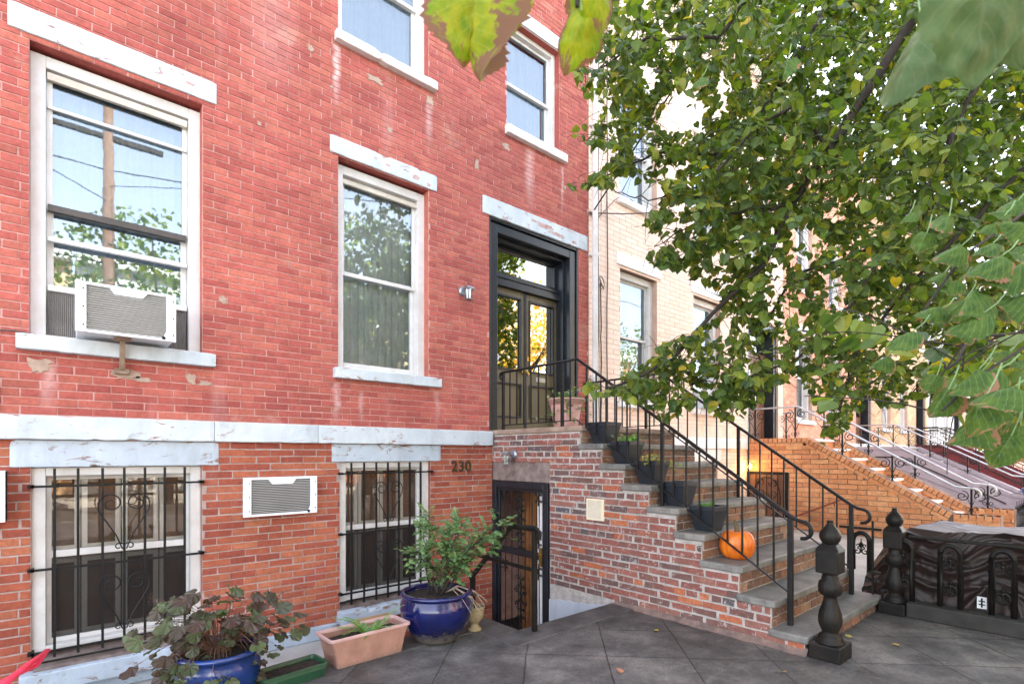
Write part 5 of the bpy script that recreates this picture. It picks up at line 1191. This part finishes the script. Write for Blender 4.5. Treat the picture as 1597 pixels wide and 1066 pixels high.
BO = [  # limbs: points seen ahead of the camera (u, v, metres ahead), start radius
 ([(1900, -200, 2.6), (1620, -60, 2.9), (1520, 120, 3.1), (1470, 260, 3.2), (1400, 360, 3.3), (1330, 470, 3.4), (1240, 560, 3.5), (1150, 600, 3.5)], .024),
 ([(1900, -250, 3.2), (1500, -80, 3.4), (1360, 130, 3.5), (1300, 225, 3.6), (1235, 320, 3.7), (1190, 410, 3.7), (1130, 470, 3.7), (1050, 560, 3.6), (950, 605, 3.6)], .040),
 ([(1800, -260, 3.8), (1450, -120, 4.0), (1290, 10, 4.1), (1230, 110, 4.1), (1190, 170, 4.1), (1120, 240, 4.1), (1020, 240, 4.1), (920, 290, 4.0)], .028),
 ([(1700, -200, 2.4), (1350, -100, 2.8), (1180, -20, 3.0), (1120, 60, 3.1), (1010, 60, 3.2), (930, 110, 3.3)], .022),
 ([(1900, 100, 3.4), (1597, 260, 3.5), (1480, 380, 3.6), (1400, 470, 3.7), (1330, 560, 3.8), (1310, 640, 3.8)], .022),
 ([(1900, 200, 4.2), (1640, 300, 4.4), (1500, 370, 4.5), (1350, 390, 4.6), (1240, 430, 4.6), (1180, 520, 4.6), (1190, 610, 4.6)], .026),
 ([(1900, 300, 5.6), (1640, 400, 5.6), (1560, 520, 5.6), (1450, 590, 5.6), (1400, 630, 5.6)], .022),
 ([(1310, 250, 3.6), (1240, 160, 3.4), (1180, 200, 3.3), (1100, 290, 3.3), (1010, 310, 3.3), (960, 300, 3.3)], .012),
 ([(1240, 320, 3.7), (1150, 330, 3.6), (1080, 350, 3.5), (1020, 385, 3.5)], .012),
 ([(1545, 110, 2.5), (1490, 190, 2.6), (1470, 260, 2.7), (1440, 350, 2.8)], .010),
 ([(1900, 520, 2.0), (1640, 500, 1.6), (1500, 540, 1.4), (1450, 640, 1.35)], .010),
]
LP = []
for pts, r0 in BO:
    P3 = [at(*p) for p in pts]
    if pts[0][0] >= 1600: P3 = [TOP.lerp(P3[0], .35) + V(0, 0, .1)] + P3
    Q = []
    for a, b in zip(P3, P3[1:]):
        for k in range(5): Q.append(a.lerp(b, k / 5) + rv(rr) * .014)
    Q.append(P3[-1]); br.tube(Q, r0, r0 * .22, 7); LP += [q for q in Q]
def twig(p, dirn, L, n, size, mb, keep=True, tl=0):
    Q = [p]; d = Vector(dirn).normalized()
    for k in range(5): d = (d + V(0, 0, -.10) + rv(rr) * .12).normalized(); Q.append(Q[-1] + d * L / 5)
    used = 0
    for i in range(n):
        s = rr.uniform(.1, 1) if i else 1.0; k = min(int(s * 5), 4); b = Q[k].lerp(Q[k + 1], s * 5 - k if s < 1 else 1)
        ld = (d * .35 + rv(rr) * .75 + V(0, 0, -.55)).normalized(); q = b + ld * size * .35
        u, v, _ = proj(q + ld * size * .4)
        if keep and -40 < u < 1640 and -40 < v < 1100:
            if not inside(u, v): continue
            if any(((u - a) / c) ** 2 + ((v - b_) / e) ** 2 < 1 for a, b_, c, e in HOLES) and rr.random() < .9: continue
        nm = (V(0, 0, 1) + rv(rr) * .55 + V(-.1, -.25, 0)).normalized(); leaf(mb, q, ld, nm, size * rr.uniform(.65, 1.25), rr.uniform(.05, .65), rr.uniform(-.2, .9), rr.random(), 1.0); used += 1
        if used < 4: mb_t.tube([b, q], .0009, .0009, 3)
    if used > 1: br.tube(Q, .0028, .0012, 3)
mb_t = MB()
# along limbs
for q in LP:
    u, v, f_ = proj(q)
    if u < 850 or u > 1750 or f_ < .5: continue
    for k in range(2): twig(q, rv(rr) + V(-.2, .1, -.1), rr.uniform(.2, .42), 8, .056, lf)
# filling the crown's volume
cnt = 0
while cnt < 2750:
    u = rr.uniform(880, 1680); v = rr.uniform(-60, 725)
    if not inside(u, v): continue
    edge = u < 1120 and v > 250
    t_d = rr.triangular(2.9, 6.2, 4.3) if u > 1150 else rr.uniform(3.3, 4.8)
    if v > 500 and u > 1330: t_d = rr.uniform(3.5, 6.5)
    p = at(u, v, t_d)
    if noise.noise(p * 2.3) < -.28: cnt += .3; continue
    hd = (rv(rr) + V(-.35, .15, -.05)); twig(p, hd, rr.uniform(.14, .32), rr.randint(5, 9), rr.choice((.042, .050, .056, .066)), lf); cnt += 1
cnt = 0
while cnt < 1350:
    u = rr.uniform(1100, 1690); v = rr.uniform(-80, 620) if cnt < 700 else rr.uniform(-80, 360)
    if not inside(u, v) or (v > 400 and u < 1300): continue
    p = at(u, v, rr.uniform(5.0, 6.3)); twig(p, rv(rr) + V(-.3, .1, 0), .4, 9, rr.choice((.06, .07, .08)), lf); cnt += 1
# sprays at the tips of the crown
for (u, v, t_d) in ((905, 290, 3.4), (935, 280, 3.4), (900, 208, 3.6), (930, 205, 3.6), (965, 250, 3.5), (1020, 400, 3.5), (1045, 405, 3.5), (1025, 345, 3.5), (920, 605, 3.6), (945, 608, 3.6), (975, 600, 3.6), (1010, 596, 3.6), (1040, 580, 3.6), (1070, 560, 3.6), (1100, 550, 3.6), (1000, 612, 3.6), (1050, 620, 3.5), (1080, 610, 3.5), (1050, 640, 3.5), (1130, 600, 3.5), (1160, 600, 3.6), (1120, 640, 3.6), (1290, 685, 3.8), (1300, 668, 3.8), (1330, 650, 3.8), (900, 120, 3.8), (915, 60, 3.8), (940, 110, 3.7), (1085, 640, 3.4)):
    for k in range(3): twig(at(u, v, t_d) + rv(rr) * .05, rv(rr) + V(-.3, 0, -.3), .12, 6, .055, lf)
# unseen part of the crown, over and behind the camera
for k in range(900):
    p = Vector((rr.uniform(3.5, 9.5), rr.uniform(-9.0, -5.4), rr.uniform(3.0, 6.5))); twig(p, rv(rr), .3, 7, .085, lf, keep=False)
lf.build('crown', MT['lime'], TR); br.build('limbs', MT['bark'], TR, smooth=True); mb_t.build('petioles', MT['leaf_fern'], TR)
# leaves close to the camera
nl = MB(); nb = MB(); pl_ = MB()
def big_leaf(mb, c, d, n, L, fold=.3, curl=.3, curlx=.0, nx=16, ny=22, seed=0):
    """a closely seen heart-shaped leaf as a fine grid, toothed, folded and curled"""
    d = Vector(d).normalized(); sx = d.cross(Vector(n)).normalized(); n = sx.cross(d).normalized(); base = Vector(c) - d * L * .45
    vs = []; nx = 16; ny = 22
    for j in range(ny + 1):
        y = j / ny; hw = .54 * max(0, math.sin(math.pi * min(.9999, (y * .96 + .04)) ** .62)) ** .8 * (1 - .12 * y)
        hw *= 1 + (.035 if j % 2 else -.03) * (j > 1)
        for i in range(nx + 1):
            x = (i / nx * 2 - 1); X = x * hw * (1 + .06 * noise.noise(Vector((j * .6, x * 3, seed)))); yy = y - .17 * abs(x) ** 1.4 * max(0, 1 - y * 2.2) + .03 * abs(x)
            vein = .010 * math.cos((y - abs(x) * .42) * 42) * min(1, abs(x) * 4) * (1 - abs(x) * .4)
            zz = -fold * abs(X) ** 1.1 - curl * y * y * .5 + .075 * noise.noise(Vector((X * 5, y * 5, seed))) + vein
            vs.append(base + sx * X * L + d * yy * L + n * (zz - curlx * X * X * 1.6) * L); mb.lc.append((x, y, seed * .37))
    mb.add(vs, [(j * (nx + 1) + i, j * (nx + 1) + i + 1, (j + 1) * (nx + 1) + i + 1, (j + 1) * (nx + 1) + i) for j in range(ny) for i in range(nx)])
def near_leafmat(name, g1, g2, brownc, edge, vein, trans):
    m, nt, b = newmat(name); out = nt.nodes['Material Output']
    A = N(nt, 'Attribute'); A.attribute_name = 'leafco'; sp = N(nt, 'SeparateXYZ'); nt.links.new(A.outputs['Vector'], sp.inputs[0])
    ax_ = math_(nt, 'ABSOLUTE', sp.outputs[0]); y = sp.outputs[1]
    nz = noise_(nt, 3.0, 6, .65, A.outputs['Vector']); nf = noise_(nt, 60, 5, .7)
    c = mix(nt, ramp(nt, nz, [(.35, (0, 0, 0)), (.65, (1, 1, 1))]), g1, g2)
    c = mix(nt, 1.0, c, ramp(nt, nf, [(.3, (.8, .82, .8)), (.7, (1.15, 1.12, 1.1))]), 'MULTIPLY')
    ph = math_(nt, 'MULTIPLY', math_(nt, 'SUBTRACT', y, math_(nt, 'MULTIPLY', ax_, .42)), 42.0)
    vn = math_(nt, 'GREATER_THAN', math_(nt, 'COSINE', ph), .93); mid = math_(nt, 'LESS_THAN', ax_, .035)
    c = mix(nt, math_(nt, 'MULTIPLY', math_(nt, 'MAXIMUM', vn, mid), .5), c, vein)
    ed = math_(nt, 'ADD', math_(nt, 'MAXIMUM', ax_, y), math_(nt, 'MULTIPLY', math_(nt, 'SUBTRACT', nz, .5), 1.5))
    c = mix(nt, ramp(nt, ed, [(edge, (0, 0, 0)), (min(1, edge + .06), (1, 1, 1))]), c, brownc)
    nt.links.new(c, b.inputs['Base Color']); b.inputs['Roughness'].default_value = .55; b.inputs['Specular IOR Level'].default_value = .22
    tr = N(nt, 'BsdfTranslucent'); nt.links.new(mix(nt, 1.0, c, (1.4, 1.5, .5), 'MULTIPLY'), tr.inputs[0])
    bump(nt, b, noise_(nt, 140, 3), .15, .002)
    mx = N(nt, 'MixShader'); mx.inputs[0].default_value = trans
    nt.links.new(b.outputs[0], mx.inputs[1]); nt.links.new(tr.outputs[0], mx.inputs[2]); nt.links.new(mx.outputs[0], out.inputs[0]); return m
MT['near_leaf'] = near_leafmat('near_linden_leaf', (.032, .080, .014), (.085, .145, .022), (.26, .13, .08), .97, (.14, .22, .09), .3)
MT['autumn_leaf'] = near_leafmat('turning_leaf', (.14, .25, .010), (.34, .34, .012), (.20, .10, .065), .76, (.32, .34, .05), .35)
MT['pale_leaf'] = near_leafmat('dull_green_leaf', (.055, .105, .035), (.085, .125, .045), (.14, .13, .06), 1.0, (.11, .14, .07), .2)  # duller green than the other close leaves
UPc = V(0, 0, 1); RT = V(SN, -CS, 0); FW = V(CS, SN, 0)
def scr(a, b, c=0): return RT * a + UPc * b + FW * c      # right, up, ahead
al = MB()
for (u, v, t_, L, d, n, fo, cu, cx) in (
    (738, 38, .50, .058, (.02, -1, .1), (.75, .1, -.6), .5, .5, .9),
    (712, 58, .51, .074, (.20, -1, .1), (-.93, .1, -.3), .8, .4, 1.2),
    (812, 38, .52, .052, (-.55, -.85, .1), (.75, .3, -.3), .8, .5, 1.2),
    (893, 62, .50, .043, (-.45, -.85, .35), (.1, .45, -.9), .35, .8, .6),
    (932, 4, .50, .046, (.35, -1, .35), (-.1, .45, -.9), .35, .8, .6)):
    big_leaf(al, at(u, v, t_), scr(*d), scr(*n), L, fo, cu, cx, 14, 14, u)
for (u, v, t_, L, d) in ((736, 36, .50, .066, (.02, -1, .1)), (712, 55, .51, .088, (.20, -1, .1)), (812, 38, .52, .052, (-.55, -.85, .1)), (893, 58, .50, .050, (-.35, -.9, .35)), (932, 0, .50, .052, (.15, -1, .35)), (1535, 28, .40, .080, (.12, -1, .2)), (1412, 95, .52, .075, (-.45, -.9, .1))):
    b0 = at(u, v, t_) - scr(*d).normalized() * L * .43; tg = at(u + (770 - u) * .3 if u < 840 else u + 10, min(-45, v - 60), t_ + .05); nb.tube([b0, b0.lerp(tg, .5) + V(0, 0, .008), tg], .0009, .0012, 4)
P3 = [at(640, -90, .62), at(745, -50, .56), at(830, -48, .56), at(905, -62, .55), at(1000, -90, .6), at(1250, -70, .8), at(1420, -50, .6), at(1545, -42, .46), at(1700, -90, .7)]; c = MB(); c.tube(P3, .003, .003, 6); c.build('near_twig', MT['bark'], TR, smooth=True)
al.build('turning_leaves', MT['autumn_leaf'], TR, smooth=True)
for (u, v, t_, L, d, n, fo, cu, cx) in (
    (1535, 28, .40, .080, (.12, -1, .2), (-.1, .3, -1), .1, .2, .1),
    (1412, 95, .52, .075, (-.45, -.9, .1), (-.9, .3, -.5), .5, .2, .4),
    (1590, 10, .42, .08, (.5, -1, .2), (-.3, .5, -1), .2, .2, .2)):
    big_leaf(pl_, at(u, v, t_), scr(*d), scr(*n), L, fo, cu, cx, 12, 12, u)
pl_.build('pale_leaves', MT['pale_leaf'], TR, smooth=True)
for (u, v, t_, L, ang) in ((1480, 388, 1.0, .07, 200), (1535, 405, .9, .085, 190), (1585, 345, .95, .07, 170), (1560, 420, .9, .09, 185), (1510, 460, .9, .085, 215), (1455, 480, .95, .075, 190), (1400, 520, .95, .07, 205), (1500, 495, .9, .08, 205), (1555, 480, .95, .06, 175), (1590, 455, .9, .08, 180), (1480, 350, 1.1, .06, 240), (1540, 350, 1.1, .07, 200), (1560, 545, 1.1, .07, 180), (1535, 575, .9, .08, 195), (1592, 610, .95, .08, 190), (1500, 590, .9, .08, 215), (1470, 620, .95, .075, 225), (1550, 610, .8, .085, 200), (1520, 640, .85, .09, 250), (1500, 665, .9, .08, 235), (1575, 650, .9, .07, 260), (1560, 700, .95, .085, 250), (1592, 680, 1.05, .07, 260), (1440, 375, 1.15, .06, 230), (1585, 390, 1.0, .08, 190), (1530, 610, 1.0, .07, 230), (1590, 560, 1.0, .07, 200), (1460, 430, 1.1, .06, 200), (1570, 325, 1.2, .07, 210), (1545, 665, 1.0, .08, 255), (1220, 110, 1.4, .07, 250), (1090, 130, 1.5, .065, 230)):
    for rep in range(2):
        a = R(ang + rr.uniform(-14, 14)); d = scr(math.cos(a), math.sin(a), rr.uniform(-.4, .3)); n = scr(rr.uniform(-.3, .3), .9, -.45 + rr.uniform(-.3, .3)); q = L * (.74, .60)[rep]
        if rep and (u < 1400 or rr.random() < .3): continue
        c0 = at(u + rr.uniform(-6, 6) + rep * rr.uniform(-50, 40), v + rr.uniform(-5, 5) + rep * rr.uniform(-40, 40), t_ + rep * .15)
        big_leaf(nl, c0, d, n, q, rr.uniform(.3, .9), rr.uniform(.1, .8), rr.uniform(.2, .9), 10, 10, u + v)
        nb.tube([c0 - d * q * .45, c0 - d * q * .75 + V(0, 0, .008), c0 - d * q * .95 + V(0, 0, .02)], .0012, .0014, 4)
nl.build('near_leaves', MT['near_leaf'], TR, smooth=True); nb.build('near_petioles', MT['leaf_fern'], TR)
br = MB(); c = MB()
for pts in ([(1750, 250, 1.3), (1600, 330, 1.15), (1500, 400, 1.05), (1430, 500, 1.0)], [(1750, 480, 1.2), (1600, 540, 1.0), (1520, 590, .95), (1470, 640, .93)], [(760, -120, .6), (770, -40, .55), (805, 30, .53)], [(770, -40, .55), (745, 0, .5)], [(880, -140, .6), (900, -60, .52), (900, 10, .5)]):
    c = MB(); P3 = [at(*p) for p in pts]; c.tube(P3, .0035, .0022, 6); c.build('near_twig', MT['bark'], TR, smooth=True)
# trees across the street
def far_tree(P, h, R_, mat, label, seed, cnt=6000):
    t = thing('tree', P, label, 'tree', 'trees across the street'); rr = random.Random(seed); c = MB(); P = Vector(P)
    c.tube([P, P + V(.1, 0, h * .35), P + V(0, .1, h * .7)], .2, .1, 8); l_ = MB()
    for k in range(9):
        a = k * 2.4; e = P + V(math.cos(a) * R_ * .7, math.sin(a) * R_ * .7, h * rr.uniform(.6, .95)); c.tube([P + V(0, 0, h * rr.uniform(.3, .5)), e], .07, .02, 5)
    n = 0
    while n < cnt:
        q = rv(rr) * (rr.random() ** .4); p = P + V(q.x * R_, q.y * R_, h * .68 + q.z * h * .36)
        if noise.noise(p * .9) < -.12: n += .5; continue
        leaf(l_, p, rv(rr) + V(0, 0, -.4), V(0, 0, 1) + rv(rr), rr.uniform(.075, .15), .2, .2, rr.random()); n += 1
    c.build('trunk', MT['bark'], t, smooth=True); l_.build('crown', mat, t); return t
YEL = leafmat('yellow_leaf', [(0, (.35, .26, .03)), (.6, (.55, .38, .04)), (1, (.5, .2, .04))], trans=.4)
far_tree((2.6, -14.5, -.03), 8.6, 3.4, MT['lime'], 'green tree across the street opposite the tall window', 1)
far_tree((-3.0, -15, -.03), 7.6, 3.0, MT['lime'], 'green tree across the street at the far left', 2)
far_tree((8.4, -12.5, -.03), 9.5, 3.0, MT['lime'], 'tall green tree across the street opposite the front door', 3)
far_tree((15.5, -12.5, -.03), 9.0, 4.6, YEL, 'yellow autumn tree across the street', 4, 10500)
far_tree((23.5, -13.5, -.03), 8.5, 3.6, MT['lime'], 'green tree across the street, farthest along', 5)
# fallen leaves on the paving
LM = leafmat('fallen_leaf', [(0, (.35, .16, .10)), (.5, (.42, .28, .12)), (1, (.45, .38, .05))], trans=.1)
for i, (x_, y_, z_, lb) in enumerate(((2.75, -2.89, .004, 'tiny dry leaf on the slate in front of the pit'), (2.69, -1.80, .010, 'curled pink leaf on the coping by the handrail'), (3.55, -3.55, .004, 'pale dry leaf on the slate left of the gate post'), (3.98, -1.95, .012, 'small yellow leaf against the stoop wall base'), (4.68, -3.92, .004, 'small yellow leaf on the slate beside the fence'), (4.6, -3.62, .004, 'dry leaf on the slate between the gate posts'), (3.6, -2.55, .004, 'brown leaf flake on the slate midway along the stoop'))):
    m_ = MB(); leaf(m_, (x_, y_, z_ + .004), (rr.uniform(-1, 1), rr.uniform(-1, 1), .1), (0, 0, 1), .045, -.3, -.2, i / 6); o = m_.build('fallen_leaf', LM); tag(o, lb, 'leaf')

lt = MB(); rr = random.Random(31)
for k in range(330):
    m = rr.random()
    if m < .35: x_, y_ = 3.93 - abs(rr.gauss(0, .05)), rr.uniform(-3.5, -1.95)
    elif m < .6: x_, y_ = rr.uniform(4.0, 5.6), -3.60 - abs(rr.gauss(0, .12))
    elif m < .8: x_, y_ = 5.52 - abs(rr.gauss(0, .06)), rr.uniform(-4.6, -3.8)
    else: x_, y_ = rr.uniform(1.5, 5.5), rr.uniform(-4.6, -2.1)
    if m < .8 and x_ < 3.7: continue
    d_ = rv(rr); d_.z *= .2; leaf(lt, (x_, y_, .006), d_, (rr.uniform(-.3, .3), rr.uniform(-.3, .3), 1), rr.uniform(.004, .014), -.2, -.2, rr.random())
for k in range(260): lt.lathe([(0, 0), (rr.uniform(.001, .003), .0015), (0, .003)], (rr.uniform(1.6, 5.5), rr.uniform(-4.8, -2.1), .0), 4)
o = lt.build('leaf_litter', MT['dry']); tag(o, 'tiny dry leaf crumbs and grit scattered over the slate yard', 'leaf litter', None, 'stuff')
